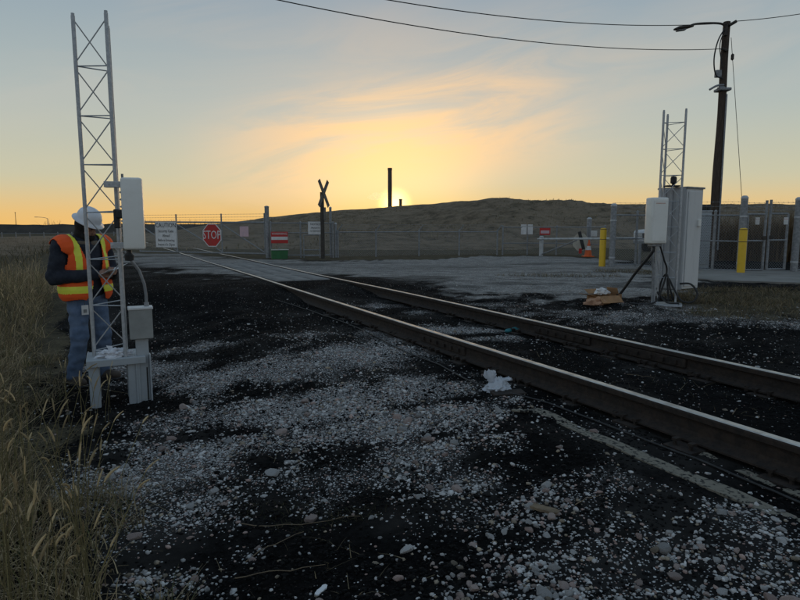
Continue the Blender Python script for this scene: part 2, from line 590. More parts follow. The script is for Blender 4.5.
def ground_material():
    m, g, b = mat('ground_mix')
    att = g.n('ShaderNodeAttribute', attribute_name='zone')
    zc = g.n('ShaderNodeSeparateColor')
    g.put(zc.inputs[0], att.outputs['Color'])
    zr, zg, zb = zc.outputs
    co = objco(g)
    n_mid = g.noise(co, 3.0, 6.0, 0.6)
    n_fine = g.noise(co, 26.0, 5.0, 0.65)
    n_grit = g.noise(co, 140.0, 3.0, 0.6)
    coal = g.mix(g.ramp(n_fine, 0.35, 0.75), (0.0028, 0.0028, 0.003), (0.0105, 0.010, 0.0098))
    coal = g.mix(g.math('MULTIPLY', g.ramp(g.noise(co, 0.9, 5.0, 0.62), 0.46, 0.66), 0.6), coal, (0.040, 0.037, 0.034))
    coal = g.mix(g.ramp(n_grit, 0.62, 0.80), coal, (0.026, 0.025, 0.024))
    # gravel flecks
    def fleck(scale, th):
        v = g.n('ShaderNodeTexVoronoi', feature='F1')
        g.put(v.inputs['Vector'], co)
        v.inputs['Scale'].default_value = scale
        v.inputs['Randomness'].default_value = 1.0
        c = g.n('ShaderNodeSeparateColor')
        g.put(c.inputs[0], v.outputs['Color'])
        pick = g.math('LESS_THAN', c.outputs[0], th)
        inside = g.ramp(v.outputs['Distance'], 0.36, 0.50, 1.0, 0.0)
        tone = g.mix(c.outputs[1], (0.14, 0.134, 0.128), (0.62, 0.60, 0.58))
        tone = g.mix(g.math('GREATER_THAN', c.outputs[2], 0.82), tone, (0.30, 0.20, 0.165))
        return g.math('MULTIPLY', pick, inside), tone
    edge = g.math('ADD', zr, g.math('MULTIPLY', g.math('SUBTRACT', n_mid, 0.5), 0.5))
    th = g.ramp(edge, 0.12, 0.80, 0.0, 0.95, False)
    # close to the viewer's path the stones are built one by one, so the printed grit thins out there
    th = g.math('MULTIPLY', th, g.ramp(g.vmath('LENGTH', co), 2.6, 4.6, 0.25, 1.0))
    th0 = g.math('ADD', th, 0.015)
    f1, t1 = fleck(62.0, th0)
    f2, t2 = fleck(110.0, g.math('MULTIPLY', th0, 0.9))
    col = g.mix(g.math('MULTIPLY', th, 0.75), coal, (0.095, 0.090, 0.085))
    col = g.mix(f2, col, t2)
    col = g.mix(f1, col, t1)
    # road: pale dusty crushed stone with darker tyre-worn patches
    trk = g.noise(g.vmath('MULTIPLY', co, (0.22, 2.4, 1.0)), 1.0, 5.0, 0.6, 0.4)
    road = g.mix(g.ramp(n_mid, 0.3, 0.7), (0.20, 0.184, 0.166), (0.37, 0.345, 0.315))
    road = g.mix(g.math('MULTIPLY', g.ramp(trk, 0.48, 0.66), 0.65), road, (0.095, 0.087, 0.078))
    road = g.mix(g.ramp(n_fine, 0.42, 0.72), road, (0.065, 0.062, 0.058))
    f3, t3 = fleck(48.0, 0.35)
    road = g.mix(g.math('MULTIPLY', f3, 0.8), road, t3)
    rf = g.ramp(g.math('ADD', zg, g.math('MULTIPLY', g.math('SUBTRACT', n_fine, 0.5), 0.55)), 0.25, 0.75)
    col = g.mix(rf, col, road)
    earth = g.mix(g.ramp(n_mid, 0.3, 0.7), (0.048, 0.041, 0.030), (0.105, 0.086, 0.055))
    earth = g.mix(g.ramp(n_fine, 0.5, 0.75), earth, (0.16, 0.135, 0.085))
    gf = g.ramp(g.math('ADD', zb, g.math('MULTIPLY', g.math('SUBTRACT', n_fine, 0.5), 0.6)), 0.3, 0.7)
    col = g.mix(gf, col, earth)
    g.put(b.inputs['Base Color'], col)
    b.inputs['Roughness'].default_value = 0.96
    b.inputs['Specular IOR Level'].default_value = 0.03
    h = g.math('ADD', g.math('ADD', g.math('MULTIPLY', f1, 0.7), g.math('MULTIPLY', f2, 0.3)), g.math('ADD', n_fine, g.math('MULTIPLY', n_grit, 0.4)))
    bump(g, b, h, 0.55, 0.012)
    return m


def build_ground():
    xs = graded(-6.5, 8.5, 0.07, -5000, 5000)
    ys = graded(0.5, 15.0, 0.07, -300, 9000)
    X, Y = np.meshgrid(xs, ys)
    Z = ground_z(X, Y)
    nx, ny = len(xs), len(ys)
    V = np.stack([X, Y, Z], -1).reshape(-1, 3)
    i = np.arange(nx * ny).reshape(ny, nx)
    Fc = np.stack([i[:-1, :-1], i[:-1, 1:], i[1:, 1:], i[1:, :-1]], -1).reshape(-1, 4)
    me = np_mesh('ground', V, Fc, ground_material(), True)
    set_attr(me, 'zone', zones(X, Y).reshape(-1, 3))
    return tag(put(bpy.data.objects.new('ground', me)), 'coal dust and gravel ground around the railway track', kind='structure')


GROUND = build_ground()

# ------------------------------------------------------------------ hill behind the fence
HY0, HYC = 30.0, 92.0
prof = [(-200, 231), (100, 231), (180, 228.5), (215, 225), (240, 221.5), (270, 217.5), (330, 211.5), (390, 207.3), (440, 203.5), (490, 199), (508, 199), (530, 202),
        (560, 203), (600, 203.5), (660, 204.5), (800, 205), (1000, 207), (1500, 225)]
pa = np.array([ray(p, q).x / ray(p, q).y for p, q in prof])
pe = np.array([ray(p, q).z / ray(p, q).y for p, q in prof])


def hill_z(X, Y):
    az = X / np.maximum(Y, 1)
    top = CAMZ + np.interp(az, pa, pe) * HYC
    g1 = sstep(Y, HY0 - 2, HYC) * 0.55 + np.clip((Y - HY0) / (HYC - HY0), 0, 1) ** 1.3 * 0.45
    fade = 1 - sstep(Y, HYC + 6, 170)
    z = 0.33 + (top - 0.33) * g1
    rough = sstep(Y, HY0, HY0 + 12) * (1 - sstep(Y, HYC - 22, HYC))
    ridge = 1 - np.abs(2 * fbm(X * 0.11 + Y * 0.05, Y * 0.06, 3, 71) - 1)
    z = z + rough * ((fbm(X * 0.06, Y * 0.06, 4, 61) - 0.5) * 1.8 + (ridge - 0.6) * 1.0 + (fbm(X * 0.7, Y * 0.7, 3, 66) - 0.5) * 0.35)
    crest = sstep(Y, HYC - 25, HYC)
    z = z + crest * (fbm(X * 0.25, Y * 0.2, 4, 44) - 0.5) * 0.5
    # spoil heap in front of the ridge
    c = at_y(520, 240, 58)
    q = ((X - c.x) / 9.0) ** 2 + ((Y - 58) / 10.0) ** 2
    z = z + 1.7 * np.exp(-q) * (0.8 + 0.5 * fbm(X * 0.5, Y * 0.5, 3, 81))
    c = at_y(640, 240, 52)
    q = ((X - c.x) / 12.0) ** 2 + ((Y - 52) / 8.0) ** 2
    z = z + 0.9 * np.exp(-q)
    side = sstep(az, pa[1], pa[3])
    z = 0.2 + (z - 0.2) * side
    return z * fade + (1 - fade) * -1.0


def build_hill():
    m, g, b = mat('dry_hill_grass')
    co = objco(g)
    flat = g.vmath('MULTIPLY', co, (1.0, 0.7, 2.5))
    n1 = g.noise(flat, 0.10, 7.0, 0.62, 0.6)
    n2 = g.noise(co, 0.9, 7.0, 0.68)
    n3 = g.noise(co, 6.0, 4.0, 0.7)
    c = g.mix(g.ramp(n1, 0.38, 0.62), (0.142, 0.110, 0.074), (0.228, 0.176, 0.120))
    c = g.mix(g.ramp(n2, 0.40, 0.62), c, (0.27, 0.208, 0.145))
    c = g.mix(g.ramp(n2, 0.46, 0.30), c, (0.075, 0.065, 0.045))
    c = g.mix(g.math('MULTIPLY', g.ramp(n3, 0.45, 0.7), 0.5), c, (0.10, 0.085, 0.06))
    g.put(b.inputs['Base Color'], c)
    b.inputs['Roughness'].default_value = 0.95
    b.inputs['Specular IOR Level'].default_value = 0.1
    bump(g, b, g.math('ADD', n2, g.math('MULTIPLY', n3, 0.3)), 0.9, 0.6)
    xs = np.concatenate([np.arange(-95, -20, 1.2), np.arange(-20, 90, 0.42), np.arange(90, 260, 2.0)])
    ys = np.concatenate([np.arange(27.5, 100, 0.42), np.arange(100, 175, 3.0)])
    X, Y = np.meshgrid(xs, ys)
    Z = hill_z(X, Y)
    # the rim sinks under the ground
    Z = Z - 0.6 * sstep(Y, 30.0, 27.6) - 2.5 * sstep(X, -60, -90) - 3 * sstep(X, 225, 255)
    V = np.stack([X, Y, Z], -1).reshape(-1, 3)
    i = np.arange(len(xs) * len(ys)).reshape(len(ys), len(xs))
    Fc = np.stack([i[:-1, :-1], i[:-1, 1:], i[1:, 1:], i[1:, :-1]], -1).reshape(-1, 4)
    return tag(put(bpy.data.objects.new('hill', np_mesh('hill', V, Fc, m, True))), 'long low hill of dry brown grass behind the fence', kind='structure')


build_hill()

# ------------------------------------------------------------------ railway track
def rail_profile():
    # half outline of a flat-bottom rail, z from the foot
    h = [(0.074, 0.0), (0.074, 0.011), (0.045, 0.020), (0.016, 0.032), (0.0095, 0.052), (0.0095, 0.105), (0.014, 0.122), (0.036, 0.132), (0.037, 0.160), (0.033, 0.170), (0.022, 0.1745)]
    return h + [(-x, z) for x, z in reversed(h)]


def build_rail(s0, name_parent, t0, t1):
    P = rail_profile()
    n = len(P)
    ts = np.concatenate([np.arange(t0, 14, 0.25), np.arange(14, t1, 4.0)])
    V, Fc, mi = [], [], []
    for k, t in enumerate(ts):
        ds = 0.006 * math.sin(t * 0.35 + s0) + 0.004 * math.sin(t * 0.9)
        dz = 0.005 * math.sin(t * 0.5 + 2 * s0)
        for x, z in P:
            V.append(w_st(s0 + x + ds, t, RAIL_BASE + z + dz))
    for k in range(len(ts) - 1):
        for j in range(n):
            a, b2 = k * n + j, k * n + (j + 1) % n
            Fc.append((a, b2, b2 + n, a + n))
            z1, z2 = P[j][1], P[(j + 1) % n][1]
            mi.append(1 if min(z1, z2) >= 0.169 else 0)
    Fc.append(tuple(range(n)))
    mi.append(0)
    me = bpy.data.meshes.new('rail')
    me.from_pydata(V, [], Fc)
    me.materials.append(M['rust'])
    me.materials.append(M['rail_top'])
    me.polygons.foreach_set('material_index', mi)
    me.update()
    return put(bpy.data.objects.new('rail', me), name_parent)


def build_track():
    tr = empty('railway_track', (0, 0, 0), 0, 'rusty railway track with two shiny railheads running to the gate', 'railway track')
    rails = []
    for s0 in (S1, S2):
        r = build_rail(s0, tr, -7.0, 170.0)
        rails.append(r)
    tag(rails[0], 'near rail with polished head')
    tag(rails[1], 'far rail with polished head')
    rz = math.atan2(UT.y, UT.x) - math.pi / 2
    # bolted joint bars
    for s0, px, py in ((S1, 428, 336), (S2, 545, 328), (S2, 640, 345)):
        p = at_z(px, py, RAIL_TOP)
        _, t = st(p.x, p.y)
        for sd in (-1, 1):
            mb = MB()
            mb.rbox(w_st(s0 + sd * 0.024, t, RAIL_BASE + 0.076), (0.026, 0.92, 0.085), 0.008, (0, 0, rz))
            for q in (-0.36, -0.22, -0.08, 0.08, 0.22, 0.36):
                c = w_st(s0 + sd * 0.045, t + q, RAIL_BASE + 0.078)
                mb.box(c, (0.026, 0.034, 0.034), (0, 0, rz))
            mb.build('joint_bar', M['rust'], rails[0] if s0 == S1 else rails[1])
    # sleepers
    rnd = random.Random(5)
    proto = MB().rbox((0, 0, -0.09), (2.6, 0.22, 0.18), 0.012, seg=1).mesh('sleeper', M['sleeper'])
    plate = MB()
    for sx in (-1, 1):
        plate.box((0, 0, 0.009), (0.34, 0.19, 0.018))
        break
    for px_ in (-0.115, 0.115):
        for py_ in (-0.055, 0.055):
            plate.box((px_, py_, 0.030), (0.018, 0.016, 0.05))
            plate.box((px_ * 0.9, py_, 0.052), (0.045, 0.032, 0.016))
    plate_me = plate.mesh('tie_plate', M['rust'])
    anchor = MB()
    anchor.box((0, 0, 0.012), (0.17, 0.03, 0.03))
    anchor.box((-0.085, 0, 0.03), (0.03, 0.035, 0.04))
    anchor_me = anchor.mesh('rail_anchor', M['rust'])
    for t in list(np.arange(-5.0, 12.0, 0.52)) + list(np.arange(22.0, 50.0, 0.55)):
        t = t + rnd.uniform(-0.03, 0.03)
        o = bpy.data.objects.new('sleeper', proto)
        put(o, tr)
        o.location = w_st((S1 + S2) / 2 + rnd.uniform(-0.05, 0.05), t, RAIL_BASE - 0.032 + rnd.uniform(-0.006, 0.004))
        o.rotation_euler = (rnd.uniform(-.01, .01), rnd.uniform(-.006, .006), rz + rnd.uniform(-0.02, 0.02))
        if t < 9:
            for s0 in (S1, S2):
                for me, nm, dt, dz in ((plate_me, 'tie_plate', 0, 0.002), (anchor_me, 'rail_anchor', 0.14, 0.008)):
                    if nm == 'rail_anchor' and rnd.random() < 0.4:
                        continue
                    q = put(bpy.data.objects.new(nm, me), o)
                    q.location = (s0 - (S1 + S2) / 2, dt, dz)
    # crossing slabs between and beside the rails
    for sa, sb, n in ((S1 + 0.12, S2 - 0.12, 3),):
        wd = (sb - sa) / n
        for i in range(n):
            for ta, tb in ((12.6, 15.0), (15.02, 17.4), (17.42, 19.8)):
                mb = MB().rbox((0, 0, 0), (wd - 0.015, tb - ta, 0.17), 0.012, seg=1)
                o = mb.build('crossing_slab', M['slab'], tr)
                o.location = w_st(sa + wd * (i + 0.5), (ta + tb) / 2, 0.322 + rnd.uniform(-.004, .004))
                o.rotation_euler = (rnd.uniform(-.004, .004), rnd.uniform(-.004, .004), rz)
    return tr


M['slab'] = worn('dusty_crossing_slab', (0.13, 0.125, 0.118), (0.25, 0.24, 0.225), 0.92, 0.0, 2.5, bstr=0.4)
build_track()


def build_strip(p0, p1, width, label, mname, z=None, tilt=0.0):
    a, b2 = on_ground(*p0), on_ground(*p1)
    L = (b2 - a).length
    rz = math.atan2((b2 - a).y, (b2 - a).x)
    n = 40
    V, Fc = [], []
    for i in range(n + 1):
        u = i / n
        for sgn in (-1, 1):
            wv = width / 2 * (1 + 0.16 * (mnoise.noise(Vector((u * 9, sgn * 3.0, 1.0)))))
            zt = 0.028 + 0.016 * mnoise.noise(Vector((u * 6, sgn, 4.0))) + sgn * tilt
            V.append((u * L - L / 2, sgn * wv, zt))
            V.append((u * L - L / 2, sgn * wv * 1.03, -0.12))
    for i in range(n):
        q = i * 4
        Fc += [(q, q + 4, q + 6, q + 2), (q + 1, q + 5, q + 4, q), (q + 2, q + 6, q + 7, q + 3)]
    Fc += [(0, 2, 3, 1), (n * 4 + 1, n * 4 + 3, n * 4 + 2, n * 4)]
    o = MB().add(V, Fc).build('edge_timber', M[mname])
    c = (a + b2) / 2
    o.location = (c.x, c.y, (c.z if z is None else z) - 0.026)
    o.rotation_euler = (0, math.asin(max(-1, min(1, (a.z - b2.z) / L))), rz)
    return tag(o, label, 'timber')


M['pale_timber'] = worn('pale_coal_dusted_timber', (0.19, 0.168, 0.130), (0.010, 0.010, 0.010), 0.9, 0.0, 32.0, 0.50, 0.62, 0.6, 50)
build_strip((532, 409), (840, 540), 0.105, 'long pale weathered timber half buried in coal beside the near rail', 'pale_timber')
build_strip((694, 452), (850, 515), 0.07, 'short narrow timber strip tight under the near rail foot', 'pale_timber')

# ------------------------------------------------------------------ lattice towers and their boxes
def seg_tube(mb, a, b, r, n=8, mi=0):
    return mb.tube([a, b], r, n, mi)


def lattice(parent, legs, z0, z1, bay, leg_r=0.016, rod_r=0.0055, first=0.10):
    """three upright legs with welded rungs and diagonals, each leg a part"""
    mt = M['galv']
    for i, (x, y) in enumerate(legs):
        mb = MB()
        top = z1 + (0.0, 0.015, -0.02)[i]
        seg_tube(mb, (x, y, z0), (x, y, top), leg_r, 12)
        mb.tube([(x, y, top - 0.06), (x, y, top + 0.02)], leg_r * 0.86, 10)
        mb.build('leg', mt, parent, True)
    for f, (i, j) in enumerate(((0, 1), (0, 2), (1, 2))):
        mb = MB()
        A, B = Vector((*legs[i], 0)), Vector((*legs[j], 0))
        z = z0 + first
        k = 0
        while z < z1 - 0.03:
            a, b = A.copy(), B.copy()
            a.z, b.z = z, z + (0.02 if f == 1 else 0.0)
            seg_tube(mb, a, b, rod_r, 6)
            if z + bay < z1 + 0.02:
                c, d = (A.copy(), B.copy()) if f != 1 else (B.copy(), A.copy())
                c.z, d.z = z + 0.03, z + bay - 0.03
                # the rod bends round the leg at each end
                e = (d - c).normalized()
                mb.tube([c + Vector((0, 0, -0.03)), c + e * 0.02, d - e * 0.02, d + Vector((0, 0, 0.03))], rod_r, 6)
            z += bay
            k += 1
        mb.build('bracing', mt, parent, True)


# ---- left tower
LT = Vector((-2.60, 5.22, 0.0))
LTG = gz(LT.x, LT.y) - 0.02
lt = empty('lattice_tower', (LT.x, LT.y, LTG), 0, 'galvanised lattice tower in front of the worker on a two-legged steel stand', 'lattice tower')
vdir = Vector((LT.x, LT.y, 0)).normalized()
pdir = Vector((vdir.y, -vdir.x, 0))          # to the right as seen
Zp = 0.418 - LTG
A = pdir * 0.110 + vdir * -0.15
B = pdir * 0.125 + vdir * 0.14
Lg = pdir * -0.137 + vdir * -0.01
lattice(lt, [(Lg.x, Lg.y), (A.x, A.y), (B.x, B.y)], Zp, 3.30 - LTG, 0.405, first=0.05)
mb = MB()
ang = math.atan2(pdir.y, pdir.x)
pc = pdir * 0.035
mb.rbox((pc.x, pc.y, Zp - 0.012), (0.47, 0.40, 0.022), 0.004, (0, 0, ang), seg=1)
f_ = pc - vdir * 0.2
mb.rbox((f_.x, f_.y, Zp - 0.034), (0.47, 0.014, 0.06), 0.003, (0, 0, ang), seg=1)
f_ = pc + vdir * 0.2
mb.rbox((f_.x, f_.y, Zp - 0.034), (0.47, 0.014, 0.06), 0.003, (0, 0, ang), seg=1)
mb.build('base_plate', M['grey_paint'], lt)
for k, off in enumerate((-0.145, 0.17)):
    mb = MB()
    for dy in (-0.13, 0.13):
        c = pdir * off + vdir * dy
        hh = Zp - 0.02
        mb.rbox((c.x, c.y, hh / 2 - 0.06), (0.085 if k == 0 else 0.10, 0.085, hh + 0.12), 0.006, (0, 0, ang), seg=1)
    mb.build('stand_leg', M['grey_paint'], lt)
# ---- stanchion with junction box, conduit
jb = empty('junction_box', (LT.x + pdir.x * 0.25 - vdir.x * 0.12, LT.y + pdir.y * 0.25 - vdir.y * 0.12, LTG), ang,
           'grey junction box on a steel post beside the left tower', 'junction box')
zb0, zb1 = 0.585, 0.85
mb = MB().rbox((0, 0, (zb0 - 0.1) / 2), (0.105, 0.06, zb0 + 0.1), 0.006, seg=1)
mb.rbox((0.058, -0.02, 0.17), (0.014, 0.09, 0.54), 0.003, seg=1)
mb.rbox((-0.058, -0.02, 0.17), (0.014, 0.09, 0.54), 0.003, seg=1)
mb.build('post', M['grey_paint'], jb)
MB().box((0.03, -0.0312, 0.17), (0.012, 0.004, 0.30)).build('slot', M['black'], jb)
MB().rbox((0, 0, (zb0 + zb1) / 2), (0.19, 0.13, zb1 - zb0), 0.008).build('housing', M['grey_box'], jb)
MB().rbox((0, 0, zb1 + 0.010), (0.205, 0.145, 0.022), 0.005).build('lid', M['cabinet_white'], jb)
lidz = zb1 + 0.02
mb = MB()
path = [Vector((0.055, 0.0, lidz)), Vector((0.055, 0, lidz + 0.10)), Vector((0.045, 0, lidz + 0.20)), Vector((0.01, 0, lidz + 0.32)), Vector((-0.06, 0, lidz + 0.43)), Vector((-0.105, 0.02, lidz + 0.49))]
mb.tube(path, 0.013, 10)
mb.tube([(0.055, 0, lidz - 0.004), (0.055, 0, lidz + 0.035)], 0.021, 10)
mb.build('conduit', M['galv_dull'], jb, True)

# ---- flat white antenna panel clamped to the tower
pa_o = at_y(133, 214, 5.05)
an = empty('panel_antenna', (pa_o.x, pa_o.y, pa_o.z - 0.30), ang + R(-14), 'white panel antenna clamped to the right side of the left tower', 'antenna panel')
MB().rbox((0, 0, 0.30), (0.168, 0.075, 0.605), 0.022, seg=3).build('radome', M['white_plastic'], an, True)
MB().rbox((-0.078, 0.035, 0.30), (0.022, 0.05, 0.56), 0.006, seg=1).build('back_rail', M['galv_dull'], an)
for zc, wd in ((0.545, 0.17), (0.035, 0.12)):
    mb = MB()
    mb.rbox((-0.13, 0.04, zc), (wd, 0.012, 0.05), 0.003, seg=1)
    mb.rbox((-0.13, 0.0, zc), (wd, 0.012, 0.05), 0.003, seg=1)
    for q in (-0.175, -0.10):
        mb.tube([(q, -0.015, zc), (q, 0.06, zc)], 0.006, 8)
    mb.build('bracket', M['galv'], an)
mb = MB().rbox((-0.10, 0.03, 0.30), (0.07, 0.07, 0.075), 0.012)
mb.rbox((-0.135, 0.03, 0.26), (0.045, 0.05, 0.16), 0.01)
mb.build('clamp', M['black_rubber'], an)
mb = MB().lathe([(0.0, -0.10), (0.035, -0.095), (0.040, -0.05), (0.022, -0.03), (0.02, 0.0)], (-0.055, 0.03, 0.0), 12)
mb.build('cable_gland', M['black_rubber'], an, True)
mb = MB()
for q in (0.12, 0.18, 0.24, 0.36, 0.42, 0.48):
    mb.tube([(-0.087, -0.012, q), (-0.087, 0.012, q)], 0.009, 8)
mb.tube([(-0.075, 0.03, 0.60), (-0.075, 0.03, 0.635)], 0.010, 8)
mb.build('bolt', M['galv_dull'], an)

# ---- crumpled white rag on the stand
def crumple(name, size, seed, material, sub=3, amp=0.35, freq=3.0, flat_bottom=True):
    bm = bmesh.new()
    bmesh.ops.create_icosphere(bm, subdivisions=sub, radius=1.0)
    for v in bm.verts:
        n = v.co.normalized()
        d = 1 + amp * mnoise.noise(n * freq + Vector((seed, 0, 0))) + amp * 0.6 * mnoise.noise(n * freq * 2.3 + Vector((0, seed, 0)))
        rid = abs(mnoise.noise(n * freq * 1.4 + Vector((0, 0, seed)))) * amp * 1.2
        v.co = Vector((n.x * size[0], n.y * size[1], n.z * size[2])) * (d - rid)
        if flat_bottom and v.co.z < -size[2] * 0.45:
            v.co.z = -size[2] * 0.45
    me = bpy.data.meshes.new(name)
    bm.to_mesh(me)
    bm.free()
    me.materials.append(material)
    me.polygons.foreach_set('use_smooth', [True] * len(me.polygons))
    me.set_sharp_from_angle(angle=R(50))
    return me


M['rag'] = worn('white_rag', (0.70, 0.71, 0.74), (0.55, 0.56, 0.60), 0.8, 0.0, 25.0)
rag_me = crumple('white_rag', (0.15, 0.085, 0.055), 3.1, M['rag'], 5, 0.40, 2.0)
o = put(bpy.data.objects.new('white_rag', rag_me))
rp = LT - vdir * 0.09 + pdir * 0.01
o.location = (rp.x, rp.y, 0.418 + 0.016)
o.rotation_euler = (0, 0, ang)
tag(o, 'crumpled white rag lying on the left tower stand', 'rag')
t_ = MB().add([(-.02, 0, .02), (.01, 0, .02), (.0, .008, .075), (-.05, .006, .085), (-.035, -.006, .055)], [(0, 1, 2, 4), (4, 2, 3)]).build('corner', M['rag'], o)

# ---- right tower
RT = on_ground(665, 304)
rt = empty('lattice_tower', (RT.x, RT.y, RT.z - 0.01), 0, 'galvanised lattice tower carrying cabinets across the track at right', 'lattice tower')
rv = Vector((RT.x, RT.y, 0)).normalized()
rp_ = Vector((rv.y, -rv.x, 0))
rang = math.atan2(rp_.y, rp_.x)
hR = 3.05
Lr = rp_ * -0.165 + rv * -0.10
Mr = rp_ * -0.11 + rv * 0.17
Rr = rp_ * 0.15 + rv * -0.02
lattice(rt, [(Lr.x, Lr.y), (Rr.x, Rr.y), (Mr.x, Mr.y)], 0.03, hR, 0.405, first=0.42, leg_r=0.018)
mb = MB().rbox((0, 0, 0.015), (0.50, 0.46, 0.03), 0.006, (0, 0, rang), seg=1)
mb.build('base_plate', M['galv'], rt)
mb = MB()
for q in (-0.2, 0.2):
    c = rp_ * q - rv * 0.18
    mb.tube([c, c + Vector((0, 0, 0.06))], 0.012, 8)
mb.build('anchor_bolt', M['galv_dull'], rt)


def on_rt(a, b, z):
    v = rp_ * a + rv * b
    return Vector((RT.x + v.x, RT.y + v.y, RT.z + z))


# tall cabinet behind the tower
zc0 = at_y(690, 288, 9.75).z - RT.z
zc1 = at_y(690, 189, 9.75).z - RT.z
cb_c = on_rt(0.15, 0.46, 0)
cb = empty('equipment_cabinet', cb_c, rang + R(56), 'tall pale grey steel cabinet bolted behind the right tower', 'cabinet')
cw, cdp, chh = 0.44, 0.50, zc1 - zc0
MB().rbox((0, 0, zc0 + chh / 2), (cw, cdp, chh), 0.008).build('housing', M['cabinet_white'], cb)
MB().rbox((-0.0, 0, zc1 + 0.012), (cw + 0.04, cdp + 0.04, 0.03), 0.005).build('roof', M['galv_dull'], cb)
mb = MB().rbox((0, -cdp / 2 - 0.010, zc0 + chh / 2), (cw - 0.07, 0.018, chh - 0.09), 0.006)
dr = mb.build('door', M['cabinet_white'], cb)
MB().rbox((0.10, -cdp / 2 - 0.035, zc0 + chh * 0.66), (0.07, 0.035, 0.11), 0.008).build('latch', M['white_plastic'], dr)
mb = MB()
mb.rbox((-cw / 2 - 0.012, 0, zc0 + chh / 2), (0.022, cdp - 0.02, chh + 0.02), 0.004)
for q in (-0.12, 0.0, 0.12):
    mb.rbox((-cw / 2 - 0.034, q, zc0 + chh / 2), (0.022, 0.05, chh - 0.02), 0.006)
mb.build('back_panel', M['cabinet_grey'], cb)
for q in (0.1, -0.16):
    MB().tube([(q, 0.03, zc0 + 0.02), (q, 0.03, -0.1)], 0.012, 8).build('support_rod', M['galv_dull'], cb)
# small black camera on its top
pk = at_y(672, 187, 9.65)
o = empty('camera_unit', (pk.x, pk.y, RT.z + zc1 + 0.027), 0, 'small black camera unit on top of the tall cabinet', 'camera')
MB().rbox((0, 0, 0.012), (0.22, 0.12, 0.024), 0.006).build('foot', M['black_rubber'], o)
MB().lathe([(0.02, 0.02), (0.025, 0.05), (0.048, 0.06), (0.048, 0.14), (0.035, 0.165), (0.0, 0.17)], (0.02, 0, 0), 14).build('head', M['black_rubber'], o, True)

# white box on the left of the tower
w0 = at_y(655, 244, 9.1).z - RT.z
w1 = at_y(655, 197, 9.1).z - RT.z
wb_c = on_rt(-0.19, -0.33, 0)
wb = empty('radio_box', (wb_c.x, wb_c.y, RT.z + w0), rang + R(30), 'white plastic radio box hung on the left of the right tower', 'radio box')
wh = w1 - w0
MB().rbox((0, 0, wh / 2), (0.27, 0.21, wh), 0.025, seg=3).build('housing', M['white_plastic'], wb, True)
MB().rbox((0, -0.107, wh / 2), (0.22, 0.008, wh - 0.08), 0.003, seg=1).build('cover', M['white_plastic'], wb)
M['faded_red'] = worn('faded_red_stripe', (0.52, 0.20, 0.14), (0.60, 0.40, 0.34), 0.5)
MB().box((0.0, -0.1125, wh - 0.09), (0.15, 0.003, 0.010)).build('stripe', M['faded_red'], wb)
MB().rbox((0, 0, -0.02), (0.17, 0.14, 0.045), 0.01).build('gland_plate', M['galv_dull'], wb)
mb = MB()
mb.rbox((0.10, 0.15, wh * 0.75), (0.05, 0.14, 0.05), 0.004)
mb.rbox((0.10, 0.15, wh * 0.25), (0.05, 0.14, 0.05), 0.004)
mb.build('bracket', M['galv'], wb)

# cables from the white box, one of them to the cardboard box
def spline(pts, k=8):
    """Catmull-Rom through points"""
    P = [Vector(p) for p in pts]
    P = [P[0] * 2 - P[1]] + P + [P[-1] * 2 - P[-2]]
    out = []
    for i in range(1, len(P) - 2):
        for j in range(k):
            t = j / k
            a, b, c, d = P[i - 1], P[i], P[i + 1], P[i + 2]
            out.append(0.5 * ((2 * b) + (c - a) * t + (2 * a - 5 * b + 4 * c - d) * t * t + (3 * b - a - 3 * c + d) * t ** 3))
    out.append(P[-2])
    return out


CB = on_ground(604, 302)
c0 = Vector((wb_c.x - 0.03, wb_c.y - 0.02, RT.z + w0 - 0.03))
cend = Vector((CB.x + 0.22, CB.y + 0.02, CB.z + 0.11))
o = MB().tube(spline([c0, c0 + Vector((-0.02, -0.02, -0.10)), c0.lerp(cend, 0.5) + Vector((0.02, 0, -0.02)), cend + Vector((0.07, 0, 0.05)), cend]), 0.022, 10).build('black_conduit', M['black_rubber'], None, True)
tag(o, 'thick black conduit sloping from the white radio box to the cardboard box', 'conduit')
for k, (lab, pts, r) in enumerate((
        ('black cable hanging inside the right tower from the radio box', [on_rt(-0.12, -0.26, w0 - 0.02), on_rt(-0.05, -0.18, w0 - 0.25), on_rt(0.0, -0.1, 0.55), on_rt(-0.06, -0.12, 0.25), on_rt(-0.14, -0.2, 0.06), on_rt(-0.3, -0.34, 0.03), on_rt(-0.52, -0.32, 0.03)], 0.014),
        ('grey conduit running down the left leg of the right tower', [on_rt(-0.22, -0.22, w0 - 0.02), on_rt(-0.23, -0.2, w0 - 0.2), on_rt(-0.2, -0.16, 0.6), on_rt(-0.19, -0.15, 0.05)], 0.022),
        ('black cable loop sticking out at the foot of the right tower', [on_rt(0.05, 0.0, 0.05), on_rt(0.02, 0.05, 0.42), on_rt(0.12, -0.05, 0.26), on_rt(0.24, -0.08, 0.08), on_rt(0.40, -0.05, 0.07), on_rt(0.46, 0.0, 0.2), on_rt(0.36, 0.05, 0.34), on_rt(0.2, 0.08, 0.34)], 0.016),
        ('tangled black cable coiled over the base of the right tower', [on_rt(-0.1, 0.05, 0.04), on_rt(-0.08, 0.0, 0.35), on_rt(0.0, -0.1, 0.5), on_rt(0.06, -0.12, 0.28), on_rt(0.1, 0.0, 0.08), on_rt(-0.06, 0.1, 0.1), on_rt(-0.12, -0.05, 0.2), on_rt(0.02, -0.2, 0.06), on_rt(0.2, -0.2, 0.05)], 0.013))):
    o = MB().tube(spline(pts), r, 8).build('grey_conduit' if k == 1 else 'black_cable', M['galv_dull'] if k == 1 else M['black_rubber'], None, True)
    tag(o, lab, 'conduit' if k == 1 else 'cable')

